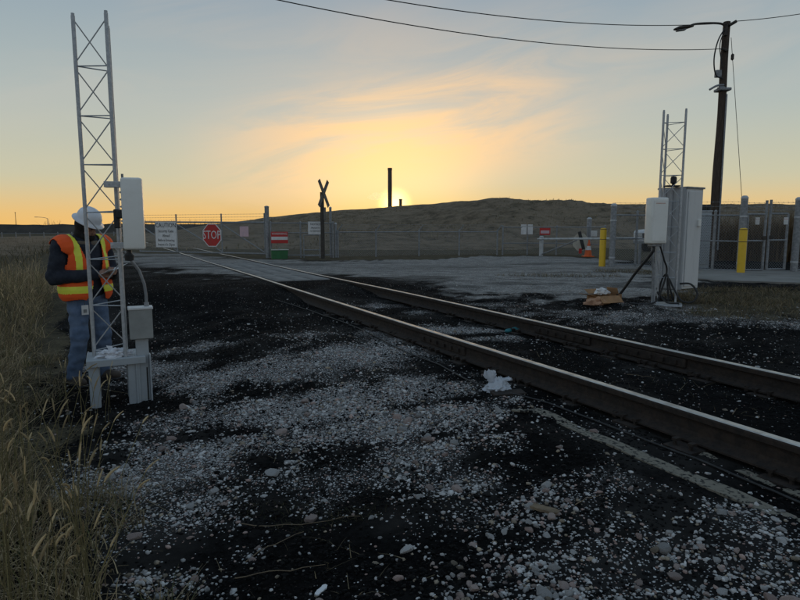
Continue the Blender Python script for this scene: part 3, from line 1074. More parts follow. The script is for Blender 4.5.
# ---- cardboard box with torn flaps
bx = empty('cardboard_box', (CB.x, CB.y, CB.z - 0.01), R(22), 'torn open brown cardboard box on the gravel left of the right tower', 'box')
mb = MB()
mb.box((0.0, -0.15, 0.09), (0.44, 0.006, 0.18))
mb.box((0.0, 0.15, 0.09), (0.44, 0.006, 0.18))
mb.box((-0.22, 0.0, 0.08), (0.006, 0.294, 0.16))
mb.box((0.22, 0.0, 0.10), (0.006, 0.294, 0.20))
mb.box((0, 0, 0.006), (0.434, 0.294, 0.006))
mb.build('body', M['cardboard'], bx)
for c, sz, rt_ in (((-0.06, -0.235, 0.115), (0.40, 0.18, 0.006), (R(50), 0, 0)), ((0.19, 0.03, 0.26), (0.006, 0.25, 0.16), (0, R(-14), 0)),
                   ((-0.30, 0.0, 0.19), (0.18, 0.28, 0.006), (0, R(20), 0)), ((0.02, 0.22, 0.24), (0.40, 0.14, 0.006), (R(40), 0, 0))):
    MB().box(c, sz, rt_).build('flap', M['cardboard'], bx)
bx.scale = (1.05, 1.0, 0.72)
o = put(bpy.data.objects.new('packing_paper', crumple('packing_paper', (0.12, 0.09, 0.075), 8.2, M['paper'], 3, 0.5)))
o.location = (CB.x - 0.03, CB.y + 0.03, CB.z + 0.16)
tag(o, 'crumpled white paper sticking out of the cardboard box', 'paper')
M['kraft'] = worn('kraft_paper', (0.46, 0.27, 0.17), (0.38, 0.21, 0.13), 0.85, 0.0, 14.0)
o = put(bpy.data.objects.new('kraft_paper', crumple('kraft_paper', (0.24, 0.10, 0.085), 5.5, M['kraft'], 3, 0.45)))
kp = on_ground(600, 303)
o.location = (kp.x - 0.09, kp.y - 0.16, kp.z + 0.03)
o.rotation_euler = (0, 0, R(10))
tag(o, 'crumpled light brown packing paper in front of the cardboard box', 'paper')

# ------------------------------------------------------------------ lettering
def lettering(parent, text, size, loc, rot, material, name='lettering', depth=0.002, sx=1.0, align='CENTER'):
    cu = bpy.data.curves.new('lettering', 'FONT')
    cu.body = text
    cu.size = size
    cu.extrude = depth
    cu.align_x = align
    cu.align_y = 'CENTER'
    cu.resolution_u = 2
    tmp = bpy.data.objects.new('tmp', cu)
    COL.objects.link(tmp)
    dg = bpy.context.evaluated_depsgraph_get()
    me = bpy.data.meshes.new_from_object(tmp.evaluated_get(dg))
    bpy.data.objects.remove(tmp)
    me.materials.clear()
    me.materials.append(material)
    o = put(bpy.data.objects.new(name, me), parent)
    o.location, o.rotation_euler, o.scale = loc, rot, (sx, 1, 1)
    return o


UPR = (R(90), 0, 0)         # text standing upright, read from -y


def flat_sign(name, c, w_, h_, rz, label, cat, face, lines=(), border=None, tilt=0.0):
    """rectangular plate: thin panel, lettering rows (text, size, height, material)"""
    o = empty(name, c, rz, label, cat)
    MB().rbox((0, 0.0, 0), (w_, 0.012, h_), 0.005, seg=1).build('panel', face, o)
    if border:
        mb = MB()
        for sx in (-1, 1):
            mb.box((sx * (w_ / 2 - 0.02), -0.0075, 0), (0.014, 0.003, h_ - 0.026))
            mb.box((0, -0.0075, sx * (h_ / 2 - 0.02)), (w_ - 0.054, 0.003, 0.014))
        mb.build('border', border, o)
    for tx, sz, z, m_ in lines:
        t = lettering(o, tx, sz, (0, -0.0085, z), UPR, m_)
    return o


def face_cam(p, extra=0.0):
    """z rotation that turns a -y facing thing at p to the camera"""
    return math.atan2(p.y, p.x) - math.pi / 2 + extra


# ------------------------------------------------------------------ chain link fences
def chain_link(parent, a, b, h0, h1, pitch=0.075, r=0.0022):
    """woven wire between two ground points, from height h0 to h1 (each (at a, at b))"""
    a, b = Vector(a), Vector(b)
    L = (Vector((b.x, b.y, 0)) - Vector((a.x, a.y, 0))).length
    H = h1 - h0
    d = (b - a) / L
    nrm = Vector((-d.y, d.x, 0)).normalized()
    V, Fc = [], []

    def P(u, v):
        return a + d * u + Vector((0, 0, h0 + v))
    k = -int(H / pitch) - 1
    n = int(L / pitch) + 1
    for i in range(k, n):
        u0 = i * pitch
        for sg in (0, 1):
            # a wire climbing at 45 degrees, clipped to the panel
            s0, s1 = max(0.0, -u0), min(H, L - u0)
            if s1 - s0 < 0.02:
                continue
            if sg == 0:
                p, q = P(u0 + s0, s0), P(u0 + s1, s1)
            else:
                p, q = P(u0 + s0, H - s0), P(u0 + s1, H - s1)
            e = (q - p).normalized()
            o1 = e.cross(nrm).normalized() * r
            o2 = nrm * r * (1 if sg else -1)
            bs = len(V)
            for c in (p, q):
                V += [c + o1, c - o1 * 0.5 + o2 * 0.87, c - o1 * 0.5 - o2 * 0.87]
            Fc += [(bs, bs + 1, bs + 4, bs + 3), (bs + 1, bs + 2, bs + 5, bs + 4), (bs + 2, bs, bs + 3, bs + 5)]
    o = MB().add(V, Fc).build('chain_link_mesh', M['wire'], parent)
    tag(o, kind='stuff')
    return o


M['wire'] = worn('fence_wire', (0.24, 0.25, 0.26), (0.32, 0.33, 0.34), 0.55, 0.4, 20.0, bstr=0)


def pipe(parent, name, a, b, r, n=10, m='galv_dull', cap=False):
    mb = MB().tube([a, b], r, n)
    if cap:
        b = Vector(b)
        mb.lathe([(r * 1.15, 0), (r * 1.15, 0.02), (r * 0.7, 0.05), (0.0, 0.06)], (b.x, b.y, b.z - 0.01), n)
    return mb.build(name, M[m], parent, True)


def barbed(parent, pts, r=0.003):
    """barbed wire over points, with twisted barbs"""
    mb = MB()
    mb.tube(pts, r, 5)
    for i in range(len(pts) - 1):
        a, b = Vector(pts[i]), Vector(pts[i + 1])
        n = max(1, int((b - a).length / 0.14))
        for k in range(n):
            c = a.lerp(b, (k + 0.5) / n)
            for e in (Vector((0.4, 0.5, 0.8)), Vector((-0.5, 0.4, 0.7))):
                mb.tube([c - e * 0.022, c + e * 0.022], r * 0.7, 3)
    return mb.build('barbed_wire', M['wire'], parent)


def fence_run(name, label, pts, post_r, h, rails, arm=None, barbs=0, mesh_from=0.04, cat='fence', mesh=True, group=None):
    """pts: ground points of posts. rails: heights of rails. arm: (dx, dy, dz) lean of the barb arm"""
    c = pts[0]
    root = empty(name, c, 0, label, cat, group)
    L = [Vector(p) - Vector(c) for p in pts]
    for p in L:
        pipe(root, 'post', p + Vector((0, 0, -0.2)), p + Vector((0, 0, h)), post_r, 10, cap=True)
        if arm:
            pipe(root, 'barb_arm', p + Vector((0, 0, h)), p + Vector((0, 0, h)) + Vector(arm), post_r * 0.6, 8)
    for i in range(len(L) - 1):
        for z in rails:
            pipe(root, 'rail', L[i] + Vector((0, 0, z)), L[i + 1] + Vector((0, 0, z)), 0.021, 8)
        if mesh:
            chain_link(root, L[i], L[i + 1], mesh_from, max(rails) - 0.01 if rails else h - 0.05)
    for k in range(barbs):
        u = (k + 1) / (barbs)
        if arm:
            top = [p + Vector((0, 0, h)) + Vector(arm) * u for p in L]
        else:
            top = [p + Vector((0, 0, max(rails) + 0.12 * (k + 1))) for p in L]
        barbed(root, top)
    return root


# ---- closed gate across the track
def G(px, py):
    return on_ground(px, py)


g_hinge = G(268, 258)
g_end = at_y(140, 249, 25.6)
g_end.z = gz(g_end.x, g_end.y)
gate = empty('track_gate', g_hinge, 0, 'wide chain link swing gate closed across the railway track', 'gate')
ge = g_end - g_hinge
ge.z = 0
ztop = at_y(268, 222.5, g_hinge.y).z - g_hinge.z
zbot = 0.16
gdir = ge.normalized()
Lgate = ge.length
pipe(gate, 'hinge_post', (0, 0, -0.3), (0, 0, at_y(268, 207, g_hinge.y).z - g_hinge.z), 0.085, 14, 'galv_dull', True)


def gate_u(px):
    """distance along the gate seen at picture column px"""
    d = ray(px, 240)
    # solve g_hinge + gdir*u on the vertical plane of the ray
    a = d.x / d.y
    u = (a * g_hinge.y - g_hinge.x) / (gdir.x - a * gdir.y)
    return u


pipe(gate, 'top_rail', gdir * 0.1 + Vector((0, 0, ztop)), gdir * Lgate + Vector((0, 0, ztop + 0.05)), 0.036, 10)
pipe(gate, 'bottom_rail', gdir * 0.1 + Vector((0, 0, zbot)), gdir * Lgate + Vector((0, 0, zbot)), 0.03, 10)
us = [0.12, gate_u(222), gate_u(177), Lgate]
for u in us:
    pipe(gate, 'upright', gdir * u + Vector((0, 0, zbot)), gdir * u + Vector((0, 0, ztop + 0.36)), 0.03, 8)
for u0, u1 in ((us[1], us[0]), (us[2], us[1]), (us[3], us[2])):
    pipe(gate, 'brace', gdir * u0 + Vector((0, 0, ztop - 0.04)), gdir * u1 + Vector((0, 0, zbot + 0.04)), 0.022, 6)
chain_link(gate, gdir * 0.12, gdir * Lgate, zbot, ztop, 0.085, 0.0022)
for k in range(3):
    barbed(gate, [gdir * u + Vector((0, 0, ztop + 0.11 * (k + 1))) for u in us], 0.004)

grz = math.atan2(gdir.y, gdir.x) + math.pi        # plates on the gate face the camera side


def on_gate(px, py, off=0.05):
    u = gate_u(px)
    p = g_hinge + gdir * u
    q = at_y(px, py, p.y)
    nrm = Vector((gdir.y, -gdir.x, 0))
    if nrm.y > 0:
        nrm = -nrm
    return q + nrm * off


cp = on_gate(167, 234.5)
sgn = flat_sign('caution_sign', cp, 1.22, 1.12, grz, 'white rectangular CAUTION sign hanging on the track gate', 'sign', M['white'],
                [('CAUTION', 0.27, 0.38, M['black']), ('Security Gate', 0.165, 0.14, M['black']), ('Ahead', 0.165, -0.05, M['black']), ('Before Entering', 0.155, -0.24, M['black']), ("Insure it's Open", 0.155, -0.42, M['black'])], M['black'])
for c_ in sgn.children:
    if c_.name.startswith('lettering'):
        c_.scale.x = 0.92
sp = on_gate(213.3, 235.2, 0.07)
so = empty('stop_sign', sp, grz, 'red octagonal STOP sign with white border on the track gate', 'sign')
dS = (sp.y / 590.0) * 23.0 / 2 * 1.08
oct_ = [(dS * math.cos(R(22.5 + 45 * i)), dS * math.sin(R(22.5 + 45 * i))) for i in range(8)]
X90 = Matrix.Rotation(R(90), 4, 'X')
MB().prism(oct_, 0.01, X90).build('border_panel', M['white'], so)
MB().prism([(x * 0.92, y * 0.92) for x, y in oct_], 0.006, Matrix.Translation((0, -0.0105, 0)) @ X90).build('face', M['red'], so)
t = lettering(so, 'STOP', dS * 0.95, (0, -0.0205, -0.0), UPR, M['white'], depth=0.003, sx=0.80)
t.data.update()
flat_sign('notice_sign', on_gate(245, 231.5), 0.42, 0.40, grz, 'small faded pinkish notice on the track gate right of the STOP sign', 'sign', M['pink'])

# ---- panel fence right of the gate post
f0, f1 = G(270, 258), G(338, 257.5)
zt = at_y(300, 223, f0.y).z - f0.z
pf_pts = [f0.lerp(f1, u) for u in (0.02, 0.45, 0.93)]
fence_run('chain_link_fence', 'short chain link fence panel between the gate post and the crossbuck', pf_pts, 0.036, zt + 0.02, [zt, 0.1, zt * 0.72], cat='fence')
fr = empty('side_gate', f0.lerp(f1, 0.62) + Vector((0, -0.12, 0)), math.atan2((f1 - f0).y, (f1 - f0).x), 'narrow pedestrian frame gate below the white notice', 'gate')
gw, gh = 0.62, at_y(309, 235, f0.y).z - f0.z
for x_ in (-gw / 2, gw / 2):
    pipe(fr, 'upright', (x_, 0, 0.0), (x_, 0, gh), 0.02, 8)
for z_ in (0.08, gh * 0.35, gh):
    pipe(fr, 'rail', (-gw / 2, 0, z_), (gw / 2, 0, z_), 0.018, 8)
p = at_y(279.5, 237.5, f0.y - 0.15)
sg = flat_sign('warning_sign', p, 0.64, 0.44, face_cam(p, R(4)), 'red and white warning sign on the fence next to the gate post', 'sign', M['red'],
               [('WARNING', 0.12, 0.14, M['white'])])
MB().box((0, -0.0075, -0.03), (0.62, 0.004, 0.12)).build('white_band', M['white'], sg)
p = at_y(315.5, 228, f0.y - 0.2)
flat_sign('notice_board', p, 0.56, 0.48, face_cam(p, R(4)), 'white notice with small black lettering beside the crossbuck post', 'sign', M['white'],
          [('NOTICE', 0.11, 0.14, M['black']), ('PRIVATE', 0.09, 0.0, M['black']), ('NO TRESPASSING', 0.055, -0.12, M['black'])])
p = G(280, 258.5)
gb = empty('green_bin', p + Vector((0, -0.1, 0)), face_cam(p, R(6)), 'green bin on the ground below the red and white sign', 'bin')
MB().box((0, 0, 0.16), (0.58, 0.40, 0.32), taper=1.06).build('body', M['green'], gb)
MB().rbox((0, 0, 0.342), (0.66, 0.46, 0.04), 0.01).build('lid', M['green'], gb)
MB().box((0, -0.238, 0.345), (0.66, 0.012, 0.025)).build('white_strip', M['white'], gb)
MB().box((0, 0.0, 0.38), (0.03, 0.4, 0.04)).build('handle', M['galv_dull'], gb)

# ---- crossbuck
p = G(323, 259)
cbk = empty('crossbuck_sign', p, face_cam(p, R(58)), 'dark railroad crossbuck on a post turned half away', 'crossing sign')
hx = at_y(323, 182, p.y).z - p.z
zc_ = at_y(323, 193.5, p.y).z - p.z
M['dark_post'] = worn('dark_post', (0.04, 0.035, 0.03), (0.07, 0.06, 0.05), 0.8, 0.0, 9)
MB().rbox((0, 0, zc_ / 2), (0.11, 0.11, zc_ + 0.1), 0.006).build('post', M['dark_post'], cbk)
M['sign_back'] = worn('weathered_sign_back', (0.10, 0.095, 0.085), (0.17, 0.16, 0.145), 0.7, 0.1, 9)
for q, a_ in enumerate((35, -35)):
    MB().rbox((0, -0.066 - 0.016 * q, zc_), (0.17, 0.012, 1.16), 0.003, (0, R(a_), 0)).build('blade', M['sign_back'], cbk)
pt = at_y(329, 222, p.y)
MB().rbox((0.06, -0.07, at_y(329, 214, p.y).z - p.z), (0.16, 0.012, 0.5), 0.003).build('side_plate', M['sign_back'], cbk)
for px_, pyt, lab in ((331, 208, 'tall thin grey steel post just right of the crossbuck'), (336, 224, 'pale short steel post at the end of the fence panel')):
    p = G(px_, 257.5)
    o = empty('steel_post', p, 0, lab, 'post')
    pipe(o, 'tube', (0, 0, -0.2), (0, 0, at_y(px_, pyt, p.y).z - p.z), 0.05, 12)
    MB().lathe([(0.055, 0), (0.055, 0.03), (0.03, 0.06), (0.0, 0.065)], (0, 0, at_y(px_, pyt, p.y).z - p.z - 0.01), 12).build('cap', M['galv'], o)

# ---- long fence along the foot of the hill
pts = []
for px_, py_ in ((338, 257.5), (376, 256.8), (419, 256), (459, 255.4), (497, 255)):
    p = G(px_, py_)
    pts.append(p)
hl = at_y(419, 231, pts[2].y).z - pts[2].z
fence_run('chain_link_fence', 'long chain link fence with leaning barb arms along the foot of the hill', pts, 0.036, hl, [hl - 0.03], (0.18, -0.06, 0.26), 3)
pts2 = [pts[-1] + Vector((0.25, 0.1, 0)), G(527, 254.6), G(556, 255), G(586.5, 256.5), G(604, 258)]
h2 = at_y(556, 226.5, pts2[2].y).z - pts2[2].z
fence_run('chain_link_fence', 'chain link fence behind the swing barrier with white signs on it', pts2, 0.036, h2, [h2 - 0.03, 0.5], None, 0)
p = G(586.5, 256) + Vector((0, -0.2, 0))
o = empty('steel_post', p, 0, 'thick grey post rising above the fence behind the traffic cone', 'post')
pipe(o, 'tube', (0, 0, -0.2), (0, 0, at_y(586.5, 219, p.y).z - p.z), 0.10, 12)
MB().lathe([(0.105, 0), (0.105, 0.03), (0.05, 0.07), (0.0, 0.075)], (0, 0, at_y(586.5, 219, p.y).z - p.z - 0.01), 12).build('cap', M['galv'], o)
for px_, w_, lab in ((523.8, 0.24, 'left one of two small white signs side by side on the fence'), (530.3, 0.22, 'right one of two small white signs side by side on the fence')):
    p = at_y(px_, 229.5, pts2[1].y - 0.12)
    flat_sign('notice_sign', p, w_, 0.43, face_cam(p), lab, 'sign', M['white'], [('NOTICE', 0.055, 0.14, M['black'])])
p = at_y(545, 231.5, pts2[2].y - 0.2)
sg = flat_sign('warning_sign', p, 0.44, 0.30, face_cam(p), 'small red sign with a pale panel left of the barrier', 'sign', M['red'])
MB().box((0, -0.0075, -0.02), (0.36, 0.004, 0.13)).build('pale_panel', M['pink'], sg)
p = at_y(594, 233.5, pts2[3].y - 0.2)
flat_sign('notice_sign', p, 0.24, 0.24, face_cam(p), 'tiny white square sign on the fence left of the yellow bollard', 'sign', M['white'])

# ---- swing barrier
b0, b1 = G(541, 256.0), G(639, 264)
brz = math.atan2((b1 - b0).y, (b1 - b0).x)
zbar = at_y(541, 239, b0.y).z - b0.z
br = empty('swing_barrier', b0, 0, 'long pale pipe swing barrier with a diagonal brace', 'barrier')
bv = b1 - b0
M['pale_pipe'] = worn('pale_painted_pipe', (0.5, 0.51, 0.51), (0.36, 0.37, 0.37), 0.6, 0.0, 6)
pipe(br, 'hinge_post', (0, 0, -0.2), (0, 0, zbar + 0.08), 0.085, 12, 'pale_pipe', True)
pipe(br, 'bar', (-0.15, 0, zbar), (bv.x, bv.y, zbar + 0.12), 0.04, 10, 'pale_pipe')
pipe(br, 'brace', (0.0, 0, 0.06), (bv.x * 0.42, bv.y * 0.42, zbar), 0.028, 8)
pipe(br, 'catch_post', (bv.x, bv.y, -0.2), (bv.x, bv.y, zbar + 0.02), 0.05, 10)
p = at_y(580.5, 242, b0.y - 0.9)
oc = empty('octagonal_sign', p, face_cam(p, R(20)), 'pale octagonal sign with a black diagonal strap hung on the barrier', 'sign')
dO = 0.34
oct2 = [(dO * math.cos(R(22.5 + 45 * i)), dO * math.sin(R(22.5 + 45 * i)) * 1.1) for i in range(8)]
M['sign_tan'] = worn('bare_sign_back', (0.50, 0.46, 0.38), (0.40, 0.37, 0.31), 0.55, 0.2, 6)
MB().prism(oct2, 0.012, X90).build('panel', M['sign_tan'], oc)
MB().rbox((0.03, -0.024, 0.06), (0.13, 0.02, 0.74), 0.004, (0, R(-16), 0)).build('strap', M['black'], oc)
MB().rbox((0.0, -0.02, -0.36), (0.12, 0.02, 0.2), 0.004).build('red_tag', M['red'], oc)
# cone
p = G(588, 257)
cn = empty('traffic_cone', p, 0, 'orange traffic cone with a white collar beside the barrier', 'traffic cone')
MB().rbox((0, 0, 0.02), (0.40, 0.40, 0.04), 0.01).build('base', M['orange'], cn)
MB().lathe([(0.15, 0.04), (0.115, 0.26), (0.085, 0.44), (0.035, 0.74), (0.02, 0.76)], (0, 0, 0), 18).build('body', M['orange'], cn, True)
MB().lathe([(0.118, 0.275), (0.092, 0.435), (0.088, 0.436)], (0, 0, 0), 18).build('collar', M['white'], cn, True)

# ---- bollards
for px_, py_, pyt, lab in ((602, 266.5, 228, 'yellow bollard beside the tall fence post left of the right tower'), (740.5, 274.5, 228, 'yellow bollard in front of the thick double gate post')):
    p = G(px_, py_)
    o = empty('bollard', p, 0, lab, 'bollard', 'yellow bollards at the fence')
    h_ = at_y(px_, pyt, p.y).z - p.z
    MB().lathe([(0.095, -0.15), (0.095, h_ - 0.045), (0.08, h_ - 0.012), (0.045, h_), (0.0, h_ + 0.002)], (0, 0, 0), 20).build('sleeve', M['yellow'], o, True)
    for zz_ in (h_ * 0.70, h_ * 0.96):
        MB().lathe([(0.0965, zz_), (0.098, zz_ + 0.004), (0.098, zz_ + 0.012), (0.0965, zz_ + 0.016)], (0, 0, 0), 20).build('groove_band', M['dark_post'], o)

# ---- fence and double gate at the right
q0, q1, q2, q3 = G(610, 266.5), G(737, 273), G(790.5, 272), G(860, 273)
hq = at_y(610, 207, q0.y).z - q0.z
pts = [q0, G(635, 266.5), q0.lerp(q1, 0.36), q0.lerp(q1, 0.60), q0.lerp(q1, 0.82), q1]
zr = at_y(620, 215, q0.y).z - q0.z
fence_run('chain_link_fence', 'chain link fence running behind the right tower between two thick posts', pts, 0.036, zr + 0.10, [zr, 0.06, zr * 0.55], None, 3)
for (c, top, r_, lab) in ((q0, 206, 0.085, 'tall grey fence post right behind the left yellow bollard'), (q1, 198.5, 0.086, 'thick grey gate post behind the right yellow bollard'),
                          (q2, 200, 0.086, 'thick grey gate post close to the right edge of the picture')):
    px_ = 400 + 590 * c.x / c.y
    hh = at_y(737 if c is q1 else (790 if c is q2 else 610), top, c.y - 0.12).z - c.z
    o = empty('gate_post', c + Vector((0, -0.12, 0)), 0, lab, 'post')
    pipe(o, 'tube', (0, 0, -0.2), (0, 0, hh), r_, 16, 'galv_dull')
    MB().lathe([(r_ * 1.06, 0), (r_ * 1.06, 0.04), (r_ * 0.6, 0.085), (0.0, 0.09)], (0, 0, hh - 0.01), 16).build('cap', M['galv'], o, True)
    for z_ in (0.25, hh * 0.75):
        MB().lathe([(r_ * 1.02, 0), (r_ * 1.1, 0.005), (r_ * 1.1, 0.045), (r_ * 1.02, 0.05)], (0, 0, z_), 16).build('clamp_band', M['galv'], o)
mid = q1.lerp(q2, 0.5)
for (a_, b_, lab) in ((q1, mid, 'left leaf of the chain link double gate'), (q2, mid, 'right leaf of the chain link double gate')):
    d_ = (b_ - a_)
    d_.z = 0
    L_ = d_.length - 0.06
    d_.normalize()
    leaf = empty('gate_leaf', a_, 0, lab, 'gate')
    zt_ = at_y(762, 214, mid.y).z - mid.z
    for u_, hp in ((0.2, zt_), (L_, at_y(762, 200, mid.y).z - mid.z)):
        pipe(leaf, 'upright', d_ * u_ + Vector((0, 0, 0.07)), d_ * u_ + Vector((0, 0, hp)), 0.034, 10)
    for z_ in (0.08, zt_ * 0.55, zt_):
        pipe(leaf, 'rail', d_ * 0.2 + Vector((0, 0, z_)), d_ * L_ + Vector((0, 0, z_)), 0.024, 8)
    chain_link(leaf, d_ * 0.2, d_ * L_, 0.08, zt_)
    MB().rbox(d_ * (L_ - 0.04) + Vector((0, -0.05, zt_ * 0.6)), (0.09, 0.05, 0.10), 0.01).build('latch', M['dark_post'], leaf)
    for k in range(3):
        barbed(leaf, [d_ * 0.0 + Vector((0, 0, zt_ + 0.1 * (k + 1))), d_ * L_ + Vector((0, 0, zt_ + 0.1 * (k + 1)))], 0.004)
for px_, lab in ((757.5, 'small white card wired to the left gate leaf'), (786, 'small white card wired near the right gate post')):
    p = at_y(px_, 221, mid.y - 0.1)
    flat_sign('gate_card', p, 0.10, 0.19, face_cam(p), lab, 'sign', M['white'], [('CAUTION', 0.022, 0.05, M['red'])])
fence_run('chain_link_fence', 'chain link fence leaving the picture at the right edge', [q2 + Vector((0.15, 0, 0)), q3], 0.036, zr + 0.25, [zr, 0.06], None, 3)

# ---- concrete apron in front of the fence
ap = [G(640, 268.5), G(700, 270), G(900, 273.5), G(920, 288), G(800, 284.5), G(715, 281.5), G(690, 279), G(645, 271)]
V = [(p.x, p.y, p.z + 0.035) for p in ap] + [(p.x, p.y, p.z - 0.1) for p in ap]
n = len(ap)
o = MB().add(V, [tuple(range(n - 1, -1, -1))] + [(i, (i + 1) % n, n + (i + 1) % n, n + i) for i in range(n)]).build('concrete_apron', M['concrete'])
tag(o, 'pale concrete apron in front of the double gate', kind='structure')

# ---- perforated cabinet behind the tall cabinet
p = G(708, 269) + Vector((0, 0.6, 0))
kc = empty('louvred_cabinet', p, face_cam(p, R(10)), 'pale perforated metal enclosure between tall cabinet and utility pole', 'enclosure')
kh = at_y(708, 212, p.y).z - p.z
kt = at_y(708, 205, p.y).z - p.z
MB().rbox((0, 0, kh / 2), (0.52, 0.4, kh), 0.01).build('body', M['grey_paint'], kc)
for zz_, hh_ in ((kh * 0.74, kh * 0.46), (kh * 0.27, kh * 0.40)):
    dr = MB().rbox((0, -0.21, zz_), (0.46, 0.02, hh_), 0.005).build('door', M['grey_paint'], kc)
    mb = MB()
    nr = int(hh_ / 0.045)
    for i in range(nr):
        for j in range(9):
            mb.box((-0.2 + j * 0.05 + (0.025 if i % 2 else 0), -0.221, zz_ - hh_ / 2 + 0.04 + i * 0.042), (0.016, 0.004, 0.016))
    tag(mb.build('perforation', M['black'], dr), kind='stuff')
MB().rbox((0, 0, kh + 0.02), (0.56, 0.44, 0.04), 0.01).build('lid', M['galv'], kc)
for j in range(4):
    MB().lathe([(0.055, 0), (0.06, 0.02), (0.06, kt - kh - 0.05), (0.03, kt - kh - 0.03), (0, kt - kh - 0.03)], (-0.19 + j * 0.125, -0.1, kh + 0.04), 12).build('vent_cap', M['black'], kc, True)

# ---- utility pole with lamp, wires and guy
PY = 21.0
pb = at_y(713, 240, PY)
pb.z = gz(pb.x, pb.y)
up = empty('utility_pole', pb, 0, 'tall dark wooden utility pole behind the fence', 'utility pole')
ph = at_y(724, 22, PY).z - pb.z
n_ = 14
path = [Vector((0.015 * math.sin(i * 0.9), 0, -0.3 + (ph + 0.3) * i / n_)) for i in range(n_ + 1)]
MB().tube(path, [0.158 - 0.045 * i / n_ for i in range(n_ + 1)], 16).build('shaft', M['pole_wood'], up, True)


def z_pix(py, px_=722):
    return at_y(px_, py, PY).z - pb.z


MB().rbox((-0.2, -0.02, z_pix(74)), (0.2, 0.14, 0.24), 0.02).build('junction_box', M['galv_dull'], up)
mb = MB().tube(spline([(-0.05, -0.15, z_pix(86)), (-0.3, -0.18, z_pix(87)), (-0.55, -0.2, z_pix(91))]), 0.035, 8)
mb.rbox((-0.12, -0.1, z_pix(89)), (0.18, 0.2, 0.1), 0.02)
mb.build('cable_bracket', M['galv_dull'], up)
mb = MB().rbox((0, 0, z_pix(90)), (0.42, 0.42, 0.10), 0.03)
mb.build('pole_band', M['galv_dull'], up)
MB().tube([(0.08, -0.135, z_pix(95)), (0.10, -0.155, 0.4)], 0.028, 8).build('riser_conduit', M['galv_dull'], up, True)
for lab, pts, r_ in (('a', [(-0.1, -0.16, z_pix(28)), (-0.35, -0.18, z_pix(42)), (-0.45, -0.18, z_pix(60)), (-0.36, -0.18, z_pix(76)), (-0.1, -0.16, z_pix(80))], 0.022),
                     ('b', [(-0.1, -0.16, z_pix(28)), (-0.28, -0.18, z_pix(45)), (-0.22, -0.18, z_pix(60)), (-0.12, -0.16, z_pix(70))], 0.018)):
    MB().tube(spline(pts), r_, 6).build('drop_cable', M['black_rubber'], up, True)
MB().tube([(0, -0.15, z_pix(52)), (-0.22, -0.2, z_pix(50.5))], 0.05, 8).build('insulator', M['dark_post'], up)
MB().tube([(0, -0.15, z_pix(27)), (0.22, -0.18, z_pix(23))], 0.05, 8).build('insulator', M['dark_post'], up)
# street lamp on an arm
la = empty('street_lamp', (pb.x - 0.12, pb.y - 0.16, pb.z + z_pix(30)), 0, 'street lamp on a long arm near the top of the utility pole', 'street lamp')
armL = at_y(682, 28, PY).x - pb.x
MB().tube(spline([(0, 0, 0), (-0.12, 0, 0.14), (-0.5, 0, 0.17), (armL + 0.5, 0, 0.14), (armL + 0.25, 0, 0.06)]), 0.035, 10).build('arm', M['dark_post'], la, True)
MB().rbox((0.02, 0.02, -0.05), (0.10, 0.12, 0.36), 0.01).build('mount', M['dark_post'], la)
mb = MB().tube([(armL + 0.42, 0, 0.08), (armL + 0.25, 0, 0.05), (armL - 0.05, 0, 0.0), (armL - 0.22, 0, -0.035)], [0.06, 0.10, 0.13, 0.05], 12, flat=0.55)
mb.build('lamp_head', M['dark_post'], la, True)
MB().rbox((armL + 0.02, 0, -0.06), (0.30, 0.17, 0.03), 0.01, (0, R(-8), 0)).build('lens', M['galv_dull'], la)


def wire_fit(start, pix, Yend, u_end, label, r=0.012, top=None):
    """overhead wire: plan line from start towards the last pixel at depth Yend; sag fitted"""
    e = at_y(*pix[-1], Yend)
    A_ = Vector((start.x, start.y))
    B_ = Vector((e.x, e.y))
    us_, zs_ = [0.0], [start.z]
    for (x_, y_) in pix:
        d = ray(x_, y_)
        a = d.x / d.y
        dx, dy = B_.x - A_.x, B_.y - A_.y
        u = (a * A_.y - A_.x) / (dx - a * dy)
        Y_ = A_.y + dy * u
        us_.append(u)
        zs_.append(at_y(x_, y_, Y_).z)
    c = np.polyfit(us_, zs_, 2)
    pts_ = []
    for u in np.linspace(0, u_end, 60):
        xy = A_.lerp(B_, u)
        z = start.z if u == 0 else float(np.polyval(c, u))
        pts_.append((xy.x, xy.y, z))
    o = MB().tube(pts_, r, 6).build('overhead_wire', M['black_rubber'], None, True)
    return tag(o, label, 'wire')


wire_fit(pb + Vector((-0.1, -0.2, z_pix(25))), [(640, 25.5), (560, 21.5), (480, 13.5), (388, 0)], 15.0, 2.2, 'upper overhead wire leading left from the pole top')
wire_fit(pb + Vector((-0.22, -0.2, z_pix(50.5))), [(640, 49.5), (540, 43), (440, 29), (340, 12), (275, 0)], 14.0, 2.0, 'lower overhead wire crossing the sky to the left')
wire_fit(pb + Vector((0.22, -0.18, z_pix(23))), [(770, 18), (800, 14)], 20.0, 4.0, 'overhead wire leading right from the pole top')
gp = at_y(746, 262, PY - 0.5)
o = MB().tube([pb + Vector((0.15, -0.05, z_pix(38))), Vector((gp.x, gp.y, gz(gp.x, gp.y)))], 0.010, 6).build('guy_wire', M['black_rubber'])
tag(o, 'thin guy wire slanting down on the right of the utility pole', 'wire')
a_ = pb + Vector((0.15, -0.05, z_pix(38)))
c_ = a_.lerp(Vector((gp.x, gp.y, gz(gp.x, gp.y))), 0.085)
MB().lathe([(0.0, -0.12), (0.05, -0.08), (0.05, 0.08), (0.0, 0.12)], c_, 10).build('guy_insulator', M['dark_post'], o)

